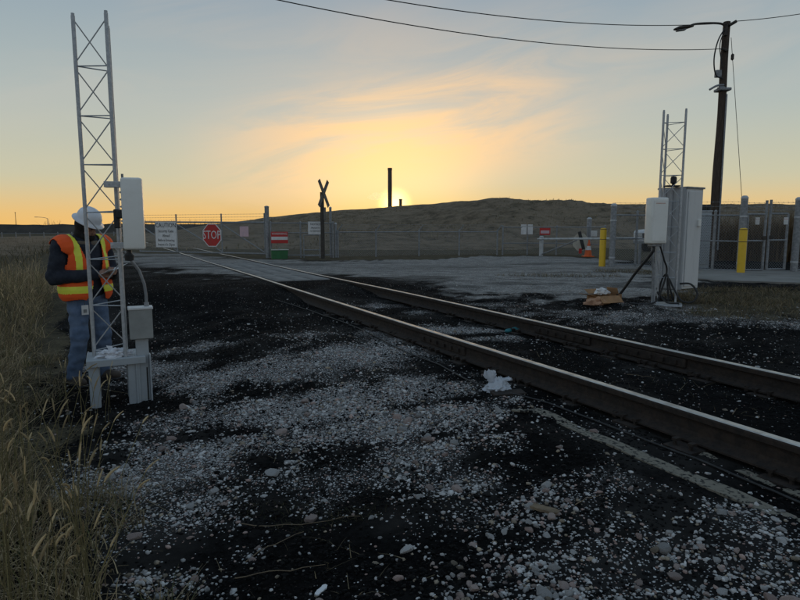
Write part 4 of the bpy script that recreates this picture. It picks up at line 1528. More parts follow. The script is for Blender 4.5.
# ------------------------------------------------------------------ worker
def capsule(mb, a, b, ra, rb, n=14):
    a, b = Vector(a), Vector(b)
    d = (b - a).normalized()
    pts, rs = [], []
    for k in range(5):
        t = math.pi / 2 * (1 - k / 4)
        pts.append(a - d * ra * math.sin(t))
        rs.append(max(ra * math.cos(t), 1e-3))
    for k in range(5):
        t = math.pi / 2 * k / 4
        pts.append(b + d * rb * math.sin(t))
        rs.append(max(rb * math.cos(t), 1e-3))
    mb.tube(pts, rs, n)


def ellipsoid(mb, c, r, rot=(0, 0, 0), nu=16, nv=10):
    Mr_ = Euler(rot).to_matrix()
    V, Fc = [], []
    for i in range(nv + 1):
        ph_ = math.pi * (0.02 + 0.96 * i / nv)
        for j in range(nu):
            th_ = 2 * math.pi * j / nu
            V.append(Vector(c) + Mr_ @ Vector((r[0] * math.sin(ph_) * math.cos(th_), r[1] * math.sin(ph_) * math.sin(th_), r[2] * math.cos(ph_))))
    for i in range(nv):
        for j in range(nu):
            Fc.append((i * nu + j, (i + 1) * nu + j, (i + 1) * nu + (j + 1) % nu, i * nu + (j + 1) % nu))
    Fc.append(tuple(range(nu)))
    Fc.append(tuple(nv * nu + j for j in range(nu - 1, -1, -1)))
    mb.add(V, Fc)


def melt(mb, name, voxel, iters=4, fac=0.5):
    """fuse overlapping shapes into one continuous skin"""
    me = mb.mesh(name + '_raw', M['black'])
    tmp = bpy.data.objects.new('tmp', me)
    COL.objects.link(tmp)
    r = tmp.modifiers.new('r', 'REMESH')
    r.mode = 'VOXEL'
    r.voxel_size = voxel
    s_ = tmp.modifiers.new('s', 'SMOOTH')
    s_.iterations = iters
    s_.factor = fac
    dg = bpy.context.evaluated_depsgraph_get()
    out = bpy.data.meshes.new_from_object(tmp.evaluated_get(dg))
    bpy.data.objects.remove(tmp)
    out.materials.clear()
    out.polygons.foreach_set('use_smooth', [True] * len(out.polygons))
    return out


def wrinkle(me, amp, f, seed=0, axis=(1, 1, 1)):
    n = len(me.vertices)
    co = np.empty(n * 3, np.float32)
    no = np.empty(n * 3, np.float32)
    me.vertices.foreach_get('co', co)
    me.vertex_normals.foreach_get('vector', no)
    co, no = co.reshape(-1, 3), no.reshape(-1, 3)
    ax = Vector(axis)
    d = np.array([mnoise.noise(Vector((c[0] * f * ax.x + seed, c[1] * f * ax.y, c[2] * f * ax.z))) + 0.5 * mnoise.noise(Vector((c[0] * f * 2.3, c[1] * f * 2.3 + seed, c[2] * f * 2.3))) for c in co])
    co = co + no * (d * amp)[:, None]
    me.vertices.foreach_set('co', co.ravel().astype(np.float32))
    me.update()


def cut(me, keep):
    bm = bmesh.new()
    bm.from_mesh(me)
    dead = [f for f in bm.faces if not keep(f.calc_center_median(), f.normal)]
    bmesh.ops.delete(bm, geom=dead, context='FACES')
    bm.to_mesh(me)
    bm.free()
    me.update()


def thicken(me, t):
    tmp = bpy.data.objects.new('tmp', me)
    COL.objects.link(tmp)
    s_ = tmp.modifiers.new('s', 'SOLIDIFY')
    s_.thickness = t
    s_.offset = 1.0
    dg = bpy.context.evaluated_depsgraph_get()
    out = bpy.data.meshes.new_from_object(tmp.evaluated_get(dg))
    bpy.data.objects.remove(tmp)
    return out


M['skin'] = worn('skin', (0.30, 0.17, 0.12), (0.26, 0.14, 0.10), 0.55, 0.0, 20.0)
M['jacket'] = worn('navy_jacket', (0.012, 0.016, 0.027), (0.022, 0.027, 0.040), 0.85, 0.0, 14.0, bstr=0.3, bscale=90)
M['denim'] = worn('blue_denim', (0.075, 0.115, 0.19), (0.13, 0.18, 0.27), 0.9, 0.0, 9.0, bstr=0.3, bscale=150)
M['vest'] = worn('orange_vest', (0.95, 0.125, 0.018), (0.86, 0.105, 0.018), 0.75, 0.0, 8.0, bstr=0.2, bscale=100)
M['lime'] = worn('lime_stripe', (0.88, 0.90, 0.08), (0.78, 0.82, 0.08), 0.5, 0.0, 10.0, bstr=0.1)
M['boot'] = worn('brown_boot', (0.05, 0.035, 0.025), (0.08, 0.06, 0.045), 0.7)
M['hat'] = worn('white_hard_hat', (0.72, 0.74, 0.78), (0.60, 0.62, 0.66), 0.35, 0.0, 5.0, bstr=0.03)
M['hair'] = worn('dark_hood', (0.010, 0.009, 0.009), (0.02, 0.018, 0.018), 0.85)
M['collar'] = worn('tan_collar', (0.16, 0.13, 0.10), (0.12, 0.10, 0.08), 0.9)

J = dict(neck=(0, -0.015, 1.45), head=(0.0, -0.085, 1.565),
         shr=(-0.215, 0.02, 1.375), elr=(-0.30, 0.03, 1.075), har=(-0.045, -0.27, 1.100),
         shl=(0.215, 0.02, 1.375), ell=(0.275, -0.02, 1.08), hal=(0.10, -0.30, 1.120),
         hipr=(-0.095, 0, 0.86), knr=(-0.14, -0.06, 0.47), anr=(-0.17, 0.03, 0.10),
         hipl=(0.095, 0, 0.86), knl=(0.12, -0.05, 0.47), anl=(0.14, 0.02, 0.10))
HEAD_ROT = (R(30), 0, R(8))


def worker():
    wp = on_ground(92, 380)
    root = empty('person', (wp.x, wp.y, wp.z - 0.01), R(62), 'worker in white hard hat and orange vest reading a paper behind the left tower', 'person')
    j = {k: Vector(v) for k, v in J.items()}
    # --- body, one skin
    b = MB()
    ellipsoid(b, (0, 0.0, 1.18), (0.165, 0.12, 0.30))
    ellipsoid(b, (0, 0.01, 0.92), (0.155, 0.115, 0.13))
    capsule(b, j['shr'], j['shl'], 0.065, 0.065)
    capsule(b, (0, 0.01, 1.38), j['head'] + Vector((0, 0.03, -0.05)), 0.065, 0.055)
    Mh = Euler(HEAD_ROT).to_matrix()
    hc = j['head']

    def H(x, y, z):
        return hc + Mh @ Vector((x, y, z))
    ellipsoid(b, H(0, 0.01, 0.02), (0.075, 0.097, 0.105), HEAD_ROT)
    ellipsoid(b, H(0, -0.035, -0.055), (0.056, 0.058, 0.06), HEAD_ROT)
    capsule(b, H(0, -0.088, 0.015), H(0, -0.108, -0.022), 0.009, 0.015, 8)       # nose
    capsule(b, H(-0.02, -0.084, -0.055), H(0.02, -0.084, -0.055), 0.008, 0.008, 8)   # lips
    capsule(b, H(-0.045, -0.074, 0.035), H(0.045, -0.074, 0.035), 0.012, 0.012, 8)   # brow
    for sx in (-1, 1):
        ellipsoid(b, H(sx * 0.078, 0.012, -0.005), (0.012, 0.022, 0.034), HEAD_ROT, 10, 8)
        sh, el, ha = (j['shr'], j['elr'], j['har']) if sx < 0 else (j['shl'], j['ell'], j['hal'])
        capsule(b, sh, el, 0.052, 0.043)
        capsule(b, el, ha, 0.042, 0.028)
        d = (ha - el).normalized()
        inw = Vector((-sx, 0, 0))
        inw = (inw - d * inw.dot(d)).normalized()
        up_ = d.cross(inw) if sx < 0 else inw.cross(d)
        if up_.z < 0:
            up_ = -up_
        pal = ha + d * 0.05
        capsule(b, ha, pal + inw * 0.0, 0.028, 0.030)
        capsule(b, ha + up_ * 0.018, pal + up_ * 0.022 + d * 0.02, 0.017, 0.015, 10)
        capsule(b, ha - up_ * 0.018, pal - up_ * 0.024 + d * 0.015, 0.017, 0.015, 10)
        # fingers curl round the paper; thumb lies along its top
        for q, ln in enumerate((0.9, 1.0, 0.95, 0.78)):
            o = up_ * (0.030 - 0.020 * q)
            k0 = pal + d * 0.024 + o
            k1 = k0 + (d * 0.034 + inw * 0.010) * ln
            k2 = k1 + (d * 0.012 + inw * 0.026) * ln
            k3 = k2 + (-d * 0.008 + inw * 0.018) * ln
            capsule(b, k0, k1, 0.0092, 0.0088, 8)
            capsule(b, k1, k2, 0.0088, 0.0082, 8)
            capsule(b, k2, k3, 0.0082, 0.0072, 8)
        t0 = ha + up_ * 0.024 + d * 0.012 + inw * 0.012
        t1 = t0 + up_ * 0.018 + d * 0.028 + inw * 0.022
        t2 = t1 + d * 0.032 + inw * 0.012
        capsule(b, t0, t1, 0.012, 0.010, 8)
        capsule(b, t1, t2, 0.010, 0.008, 8)
        hp, kn, an_ = (j['hipr'], j['knr'], j['anr']) if sx < 0 else (j['hipl'], j['knl'], j['anl'])
        capsule(b, hp, kn, 0.078, 0.055)
        capsule(b, kn, an_, 0.053, 0.036)
        capsule(b, an_ + Vector((0, 0.0, -0.05)), an_ + Vector((sx * 0.03, -0.15, -0.065)), 0.035, 0.028)
    me = melt(b, 'body', 0.0068, 3, 0.4)
    me.materials.append(M['skin'])
    put(bpy.data.objects.new('body', me), root)
    for sx in (-1, 1):
        mb = MB()
        ellipsoid(mb, H(sx * 0.030, -0.082, 0.018), (0.012, 0.008, 0.007), HEAD_ROT, 10, 6)
        mb.build('eye', M['black'], root, True)
    # --- hood and collar
    b = MB()
    ellipsoid(b, H(0, 0.028, 0.015), (0.092, 0.098, 0.115), HEAD_ROT)
    capsule(b, (0, 0.02, 1.37), H(0, 0.02, -0.06), 0.085, 0.078)
    ellipsoid(b, H(0, -0.045, -0.085), (0.068, 0.055, 0.045), HEAD_ROT)
    me = melt(b, 'hood', 0.010, 4)
    Mi = Mh.inverted()

    def keep_hood(c, n):
        q = Mi @ (c - hc)
        return not (q.y < -0.035 and abs(q.x) < 0.062 and -0.06 < q.z < 0.07)
    cut(me, keep_hood)
    me = thicken(me, 0.008)
    me.materials.append(M['hair'])
    put(bpy.data.objects.new('hood', me), root)
    b = MB()
    for k in range(14):
        a0, a1 = 2 * math.pi * (0.30 + 0.04 + k / 14 * 0.92) , 2 * math.pi * (0.30 + 0.04 + (k + 1) / 14 * 0.92)
        a0 -= math.pi * 1.1
        a1 -= math.pi * 1.1
        capsule(b, (0.118 * math.cos(a0), 0.01 + 0.105 * math.sin(a0), 1.415 + 0.02 * math.sin(a0)), (0.118 * math.cos(a1), 0.01 + 0.105 * math.sin(a1), 1.415 + 0.02 * math.sin(a1)), 0.030, 0.030, 10)
    me = melt(b, 'collar', 0.010, 3)
    me.materials.append(M['collar'])
    put(bpy.data.objects.new('collar', me), root)
    # --- jacket
    b = MB()
    ellipsoid(b, (0, 0.005, 1.17), (0.215, 0.160, 0.34))
    ellipsoid(b, (0, 0.005, 0.96), (0.205, 0.155, 0.16))
    capsule(b, j['shr'] + Vector((0.02, 0, 0)), j['shl'] - Vector((0.02, 0, 0)), 0.098, 0.098)
    capsule(b, (0, 0.01, 1.36), (0, 0.0, 1.45), 0.11, 0.085)
    for sh, el, ha in ((j['shr'], j['elr'], j['har']), (j['shl'], j['ell'], j['hal'])):
        capsule(b, sh, el, 0.088, 0.075)
        capsule(b, el, el.lerp(ha, 0.94), 0.075, 0.050)
    me = melt(b, 'jacket', 0.010, 5)
    wrinkle(me, 0.011, 9.0, 2.0, (1, 1, 1.6))
    cut(me, lambda c, n: c.z > 0.83 or n.z > 0.3)
    me.materials.append(M['jacket'])
    put(bpy.data.objects.new('jacket', me), root)
    # --- vest over it, open in front
    b = MB()
    ellipsoid(b, (0, 0.005, 1.17), (0.240, 0.182, 0.36))
    ellipsoid(b, (0, 0.005, 0.95), (0.262, 0.200, 0.22))
    capsule(b, (-0.200, 0.015, 1.365), (0.200, 0.015, 1.365), 0.118, 0.118)
    me = melt(b, 'vest', 0.0075, 5)
    wrinkle(me, 0.007, 6.0, 5.0, (1, 1, 0.7))

    def keep_vest(c, n):
        if c.z < 0.850 + 0.012 * math.sin(c.x * 30):
            return False
        if c.z > 1.405 and math.hypot(c.x, c.y - 0.01) < 0.125:
            return False
        if c.y < 0.03:
            gap = 0.045 + 0.09 * max(0.0, (c.z - 1.05) / 0.4)
            if c.z < 1.0:
                gap += 0.05 * (1.0 - c.z) / 0.13
            if abs(c.x) < gap:
                return False
        # arm holes
        for sh, el in ((j['shr'], j['elr']), (j['shl'], j['ell'])):
            if (c - sh).length < 0.135 and abs(c.x) > 0.285 - 0.25 * max(0.0, 1.40 - c.z):
                return False
            d = el - sh
            u = (c - sh).dot(d) / d.length_squared
            if 0 < u < 0.55 and (c - sh - d * u).length < 0.10 and abs(c.x) > 0.2:
                return False
        return True
    cut(me, keep_vest)
    me = thicken(me, 0.006)
    me.materials.append(M['vest'])
    me.materials.append(M['lime'])
    mi = []
    for f in me.polygons:
        c = f.center
        s_ = 0.915 < c.z < 0.985
        if c.z > 1.07 and 0.120 < abs(c.x) < 0.172:
            s_ = True
        mi.append(1 if s_ else 0)
    me.polygons.foreach_set('material_index', mi)
    put(bpy.data.objects.new('vest', me), root)
    # --- jeans
    b = MB()
    ellipsoid(b, (0, 0.012, 0.88), (0.178, 0.135, 0.12))
    for hp, kn, an_ in ((j['hipr'], j['knr'], j['anr']), (j['hipl'], j['knl'], j['anl'])):
        capsule(b, hp, kn, 0.102, 0.080)
        capsule(b, kn, an_ + Vector((0, 0, -0.02)), 0.080, 0.068)
    me = melt(b, 'jeans', 0.010, 5)
    wrinkle(me, 0.012, 8.0, 9.0, (1, 1, 2.2))
    me.materials.append(M['denim'])
    put(bpy.data.objects.new('jeans', me), root)
    # --- boots
    for sx, an_ in ((-1, j['anr']), (1, j['anl'])):
        b = MB()
        capsule(b, an_ + Vector((0, 0.015, 0.03)), an_ + Vector((0, 0.015, -0.05)), 0.058, 0.055)
        capsule(b, an_ + Vector((0, 0.03, -0.052)), an_ + Vector((sx * 0.03, -0.17, -0.056)), 0.052, 0.046)
        me = melt(b, 'boot', 0.009, 3)
        me.materials.append(M['boot'])
        o = put(bpy.data.objects.new('boot', me), root)
        MB().rbox(an_ + Vector((sx * 0.015, -0.07, -0.088)), (0.10, 0.30, 0.022), 0.009, (0, 0, sx * 0.13)).build('sole', M['black_rubber'], o)
    # --- hard hat
    hat = empty('hard_hat_pivot', H(0, 0.018, 0.055))
    COL.objects.unlink(hat)
    bpy.data.objects.remove(hat)
    mt = Matrix.Translation(H(0, 0.014, 0.060)) @ Euler(HEAD_ROT).to_matrix().to_4x4() @ Matrix.Diagonal((0.95, 1.09, 0.97, 1.0))
    prof_ = [(0.146, -0.016), (0.145, -0.009), (0.118, 0.006), (0.113, 0.02), (0.110, 0.05), (0.098, 0.085), (0.075, 0.112), (0.045, 0.127), (0.0, 0.132)]
    mb = MB().lathe(prof_, (0, 0, 0), 32, mt)
    o = mb.build('hard_hat', M['hat'], root, 'all')
    for x_ in (-0.03, 0.0, 0.03):
        pts_ = []
        for k in range(9):
            a = R(-62 + 124 * k / 8)
            pts_.append(mt @ Vector((x_, 0.100 * math.sin(a), 0.030 + 0.103 * math.cos(a) - abs(x_) * 0.25)))
        MB().tube(pts_, 0.008, 8).build('ridge', M['hat'], o, True)
    MB().rbox(mt @ Vector((-0.055, -0.082, 0.045)), (0.035, 0.008, 0.02), 0.002, (R(20), 0, R(-35))).build('sticker', M['galv_dull'], o)
    # --- belt badge
    c = Vector((-0.125, -0.150, 0.755))
    bd = MB().rbox(c, (0.062, 0.005, 0.095), 0.002, (R(4), 0, R(-20))).build('badge', M['paper'], root)
    MB().box(c + Vector((-0.002, -0.0035, -0.01)), (0.030, 0.003, 0.034), (R(4), 0, R(-20))).build('photo', M['galv_dull'], bd)
    MB().tube([c + Vector((0, 0, 0.045)), c + Vector((0.01, 0.03, 0.13))], 0.003, 5).build('strap', M['black'], bd)
    # --- paper held in both hands (its own thing)
    Mw = Matrix.Translation(root.location) @ Euler(root.rotation_euler).to_matrix().to_4x4()
    pc_ = Vector((0.04, -0.385, 1.150))
    V, Fc = [], []
    for a in range(7):
        for c2 in range(5):
            u, v = a / 6 - 0.5, c2 / 4 - 0.5
            V.append((u * 0.22, v * 0.16, 0.012 * math.sin(u * 5 + v * 2)))
    for a in range(6):
        for c2 in range(4):
            q = a * 5 + c2
            Fc.append((q, q + 5, q + 6, q + 1))
    me = thicken(MB().add(V, Fc).mesh('paper_sheet', M['paper']), 0.003)
    o = put(bpy.data.objects.new('paper_sheet', me))
    o.location = Mw @ pc_
    o.rotation_euler = (R(-14), R(-12), root.rotation_euler.z)
    tag(o, 'folded white paper held by the worker', 'paper')
    return root


worker()

# ------------------------------------------------------------------ stones
ICO_V = None


def ico():
    bm = bmesh.new()
    bmesh.ops.create_icosphere(bm, subdivisions=1, radius=1.0)
    bm.verts.index_update()
    V = np.array([v.co[:] for v in bm.verts])
    Fc = np.array([[v.index for v in f.verts] for f in bm.faces])
    bm.free()
    return V, Fc


def stone_material(name):
    m, g, b = mat(name)
    att = g.n('ShaderNodeAttribute', attribute_name='tone')
    co = objco(g)
    n1 = g.noise(co, 45.0, 4.0, 0.6)
    n2 = g.noise(co, 13.0, 4.0, 0.6)
    c = g.mix(g.ramp(n1, 0.3, 0.7), g.vmath('MULTIPLY', att.outputs['Color'], (0.72, 0.72, 0.72)), att.outputs['Color'])
    c = g.mix(g.math('MULTIPLY', g.ramp(n2, 0.50, 0.70), 0.65), c, (0.012, 0.012, 0.012))
    g.put(b.inputs['Base Color'], c)
    b.inputs['Roughness'].default_value = 0.82
    bump(g, b, n1, 0.35, 0.004)
    return m


def stone_tone(n, rng):
    t = rng.random((n, 1))
    base = np.array([0.56, 0.54, 0.52]) * (0.45 + 0.75 * t)
    pink = np.array([0.40, 0.285, 0.245])
    tan = np.array([0.36, 0.29, 0.21])
    k = rng.random(n)
    base[k > 0.86] = pink * (0.6 + 0.6 * t[k > 0.86])
    base[(k > 0.76) & (k <= 0.86)] = tan * (0.5 + 0.7 * t[(k > 0.76) & (k <= 0.86)])
    return base


def build_stones():
    rng = np.random.default_rng(3)
    N = 520000
    u = rng.random(N)
    r = 1.7 * (13.0 / 1.7) ** (u ** 0.80)
    a = (rng.random(N) * 2 - 1) * R(46)
    x, y = r * np.sin(a), r * np.cos(a)
    zn = zones(x, y)
    s, t = st(x, y)
    clump = fbm(x * 3.3, y * 3.3, 4, 91)
    dens = np.clip((zn[:, 0] - 0.12) * 1.15, 0, 1) * np.clip((clump - 0.33) * 3.0, 0.03, 1) + 0.022 + 0.05 * (clump > 0.58)
    dens *= 1 - 0.97 * (np.abs(s - S1) < 0.12) * (t < 40)
    dens *= 1 - 0.97 * (np.abs(s - S2) < 0.12)
    dens *= 1 - 0.65 * ((s > S1 + 0.1) & (s < S2 - 0.1) & (zn[:, 0] < 0.3))
    dens *= 1 - 0.9 * zn[:, 2]
    dens *= 1 - 0.85 * sstep(t, 8.5, 11.0)
    # far away only the material shows the grit
    keep = rng.random(N) < dens * 0.42 * np.where(y < 3.6, 0.62, 1.15)
    x, y, gvv = x[keep], y[keep], zn[keep, 0]
    n = len(x)
    size = 0.0054 * np.exp(rng.normal(0, 0.45, n)) + 0.0028
    big = rng.random(n)
    rr = np.hypot(x, y)
    size = np.where((big > 0.986) & (rr < 5.5), size * 2.4, size)
    size = np.where((big > 0.9975) & (rr < 5.0), 0.022 + 0.022 * rng.random(n) ** 2, size)
    size = np.minimum(size, 0.05)
    # fewer, larger pieces with distance keep the count down
    z = ground_z(x, y)
    Vi, Fi = ico()
    k = len(Vi)
    order = np.argsort(-size / np.maximum(rr, 1.5))
    top = order[:300]
    rest = order[300:]
    ax = np.stack([np.exp(rng.normal(0.08, 0.22, n)), np.exp(rng.normal(0.0, 0.2, n)), np.exp(rng.normal(-0.38, 0.18, n))], -1)
    yaw = rng.random(n) * 6.283
    tilt = rng.normal(0, 0.25, n)
    tone = stone_tone(n, rng)
    sm = stone_material('gravel_stone')

    def shapes(idx):
        m_ = len(idx)
        P = Vi[None] * (1 + rng.normal(0, 0.15, (m_, k, 1))) * ax[idx][:, None, :] * size[idx][:, None, None]
        cy, sy = np.cos(yaw[idx])[:, None], np.sin(yaw[idx])[:, None]
        ct, st_ = np.cos(tilt[idx])[:, None], np.sin(tilt[idx])[:, None]
        X = P[..., 0] * ct + P[..., 2] * st_
        Z = -P[..., 0] * st_ + P[..., 2] * ct
        Y = P[..., 1]
        return np.stack([X * cy - Y * sy, X * sy + Y * cy, Z], -1)
    P = shapes(rest)
    P += np.stack([x[rest], y[rest], z[rest] + size[rest] * rng.uniform(-0.25, 0.3, len(rest))], -1)[:, None, :]
    Fc = (Fi[None] + (np.arange(len(rest)) * k)[:, None, None]).reshape(-1, 3)
    me = np_mesh('gravel', P.reshape(-1, 3), Fc, sm, False)
    set_attr(me, 'tone', np.repeat(tone[rest], k, 0))
    o = tag(put(bpy.data.objects.new('gravel', me)), 'loose pale gravel scattered over the coal dust', kind='stuff')
    # the largest ones singly; smoother shapes, a few meshes shared
    protos = []
    bm0 = None
    for q in range(24):
        bm = bmesh.new()
        bmesh.ops.create_icosphere(bm, subdivisions=2, radius=1.0)
        # cut flat facets
        dirs = [(Vector(rng.normal(0, 1, 3)).normalized(), 0.50 + 0.34 * rng.random()) for _ in range(11)]
        for v in bm.verts:
            for d, c in dirs:
                e = v.co.dot(d)
                if e > c:
                    v.co -= d * (e - c) * 0.9
            v.co *= 1 + 0.10 * mnoise.noise(v.co * 1.7 + Vector((q * 3.1, 0, 0)))
            v.co.z *= 0.72
            v.co.x *= 1.15
        me = bpy.data.meshes.new('stone')
        bm.to_mesh(me)
        bm.free()
        me.materials.append(sm)
        tn = stone_tone(1, rng) * 0.78
        if q % 3 == 0:
            tn = np.array([[0.33, 0.255, 0.225]]) * (0.6 + 0.5 * rng.random())
        set_attr(me, 'tone', np.repeat(tn, len(me.vertices), 0))
        me.polygons.foreach_set('use_smooth', [True] * len(me.polygons))
        me.set_sharp_from_angle(angle=R(20))
        protos.append(me)
    for q, i in enumerate(top):
        o = bpy.data.objects.new('stone', protos[q % 24])
        put(o, GROUND)
        sz = float(size[i]) * 1.08
        o.location = (x[i], y[i], z[i] + sz * 0.2)
        o.scale = (sz, sz * random.uniform(0.75, 1.1), sz * random.uniform(0.8, 1.1))
        o.rotation_euler = (random.uniform(-.3, .3), random.uniform(-.3, .3), random.uniform(0, 6.28))
    return n


N_STONES = build_stones()


def build_coal():
    rng = np.random.default_rng(8)
    N = 90000
    r = 1.7 * (9.0 / 1.7) ** (rng.random(N) ** 0.85)
    a = (rng.random(N) * 2 - 1) * R(46)
    x, y = r * np.sin(a), r * np.cos(a)
    zn = zones(x, y)
    s, t = st(x, y)
    cl = fbm(x * 2.2, y * 2.2, 4, 33)
    d = (1 - zn[:, 2]) * (1 - 0.6 * zn[:, 0]) * np.clip((cl - 0.30) * 3, 0.08, 1)
    d = d * (1 - (np.abs(s - S1) < 0.10)) * (1 - (np.abs(s - S2) < 0.10)) * sstep(t, 10.5, 8.5)
    k_ = rng.random(N) < d * 0.75
    x, y = x[k_], y[k_]
    n = len(x)
    size = np.minimum(0.0042 * np.exp(rng.normal(0, 0.5, n)) + 0.002, 0.018)
    Vi, Fi = ico()
    k = len(Vi)
    P = Vi[None] * (1 + rng.normal(0, 0.20, (n, k, 1))) * np.exp(rng.normal(0, 0.2, (n, 1, 3))) * size[:, None, None]
    P[..., 2] *= 0.7
    P += np.stack([x, y, ground_z(x, y) + size * 0.1], -1)[:, None, :]
    Fc = (Fi[None] + (np.arange(n) * k)[:, None, None]).reshape(-1, 3)
    m = worn('coal', (0.004, 0.004, 0.0042), (0.014, 0.0135, 0.013), 0.8, 0.0, 35.0, 0.4, 0.7, 0.3, 120, rough2=0.95, spec=0.12)
    tag(put(bpy.data.objects.new('coal_lumps', np_mesh('coal_lumps', P.reshape(-1, 3), Fc, m))), 'black coal crumbs over the ground', kind='stuff')
    return n


N_COAL = build_coal()
print('stones', N_STONES, 'coal', N_COAL)

# ------------------------------------------------------------------ grass
def blade_material(name):
    m, g, b = mat(name)
    att = g.n('ShaderNodeAttribute', attribute_name='tone')
    co = objco(g)
    c = g.mix(g.ramp(g.noise(co, 30.0, 3.0), 0.3, 0.7), g.vmath('MULTIPLY', att.outputs['Color'], (0.7, 0.7, 0.7)), att.outputs['Color'])
    g.put(b.inputs['Base Color'], c)
    b.inputs['Roughness'].default_value = 0.75
    b.inputs['Specular IOR Level'].default_value = 0.2
    # thin leaves let some light through
    tr = g.n('ShaderNodeBsdfTranslucent')
    g.put(tr.inputs[0], c)
    mx = g.n('ShaderNodeMixShader')
    mx.inputs[0].default_value = 0.28
    g.t.links.new(b.outputs[0], mx.inputs[1])
    g.t.links.new(tr.outputs[0], mx.inputs[2])
    g.t.links.new(mx.outputs[0], g.t.nodes['Material Output'].inputs[0])
    return m


M['blade'] = blade_material('dry_blade')


def blades(x, y, h, rng, width, lean, droop, tone, segs=4, z=None):
    """curved tapering leaf strips rooted at x, y"""
    n = len(x)
    h = np.minimum(h, 1.7 * np.median(h))
    z = ground_z(x, y) if z is None else z
    az = rng.random(n) * 6.283
    ln = np.abs(rng.normal(0, lean, n)) + 0.03
    dr = np.abs(rng.normal(0, droop, n))
    dx, dy = np.cos(az), np.sin(az)
    us = np.linspace(0, 1, segs + 1)
    fa = az + 1.57 + rng.normal(0, 0.6, n)
    wx, wy = np.cos(fa), np.sin(fa)
    V = np.zeros((n, (segs + 1) * 2, 3))
    for i, u in enumerate(us):
        out = h * (ln * u + dr * u * u * 0.9)
        hz = h * (u - dr * 0.45 * u ** 3)
        kink = 0.03 * h * np.sin(u * 5 + az * 3)
        wd = width * (1 - u ** 1.6) * 0.5 + 0.0004
        for sgn, q in ((-1, 0), (1, 1)):
            V[:, i * 2 + q, 0] = x + dx * out + wx * wd * sgn + kink * wx
            V[:, i * 2 + q, 1] = y + dy * out + wy * wd * sgn + kink * wy
            V[:, i * 2 + q, 2] = z + hz - 0.01
    m = (segs + 1) * 2
    Fc = np.array([(i * 2, i * 2 + 1, i * 2 + 3, i * 2 + 2) for i in range(segs)])
    Fc = (Fc[None] + (np.arange(n) * m)[:, None, None]).reshape(-1, 4)
    return V.reshape(-1, 3), Fc, np.repeat(tone, m, 0)


def straw_tone(n, rng, green=0.25, bright=1.0):
    t = rng.random((n, 1))
    c = np.array([0.36, 0.280, 0.165]) * (0.25 + 0.85 * t)
    k = rng.random(n)
    c[k < green] = np.array([0.095, 0.095, 0.040]) * (0.5 + 0.8 * t[k < green])
    return c * bright


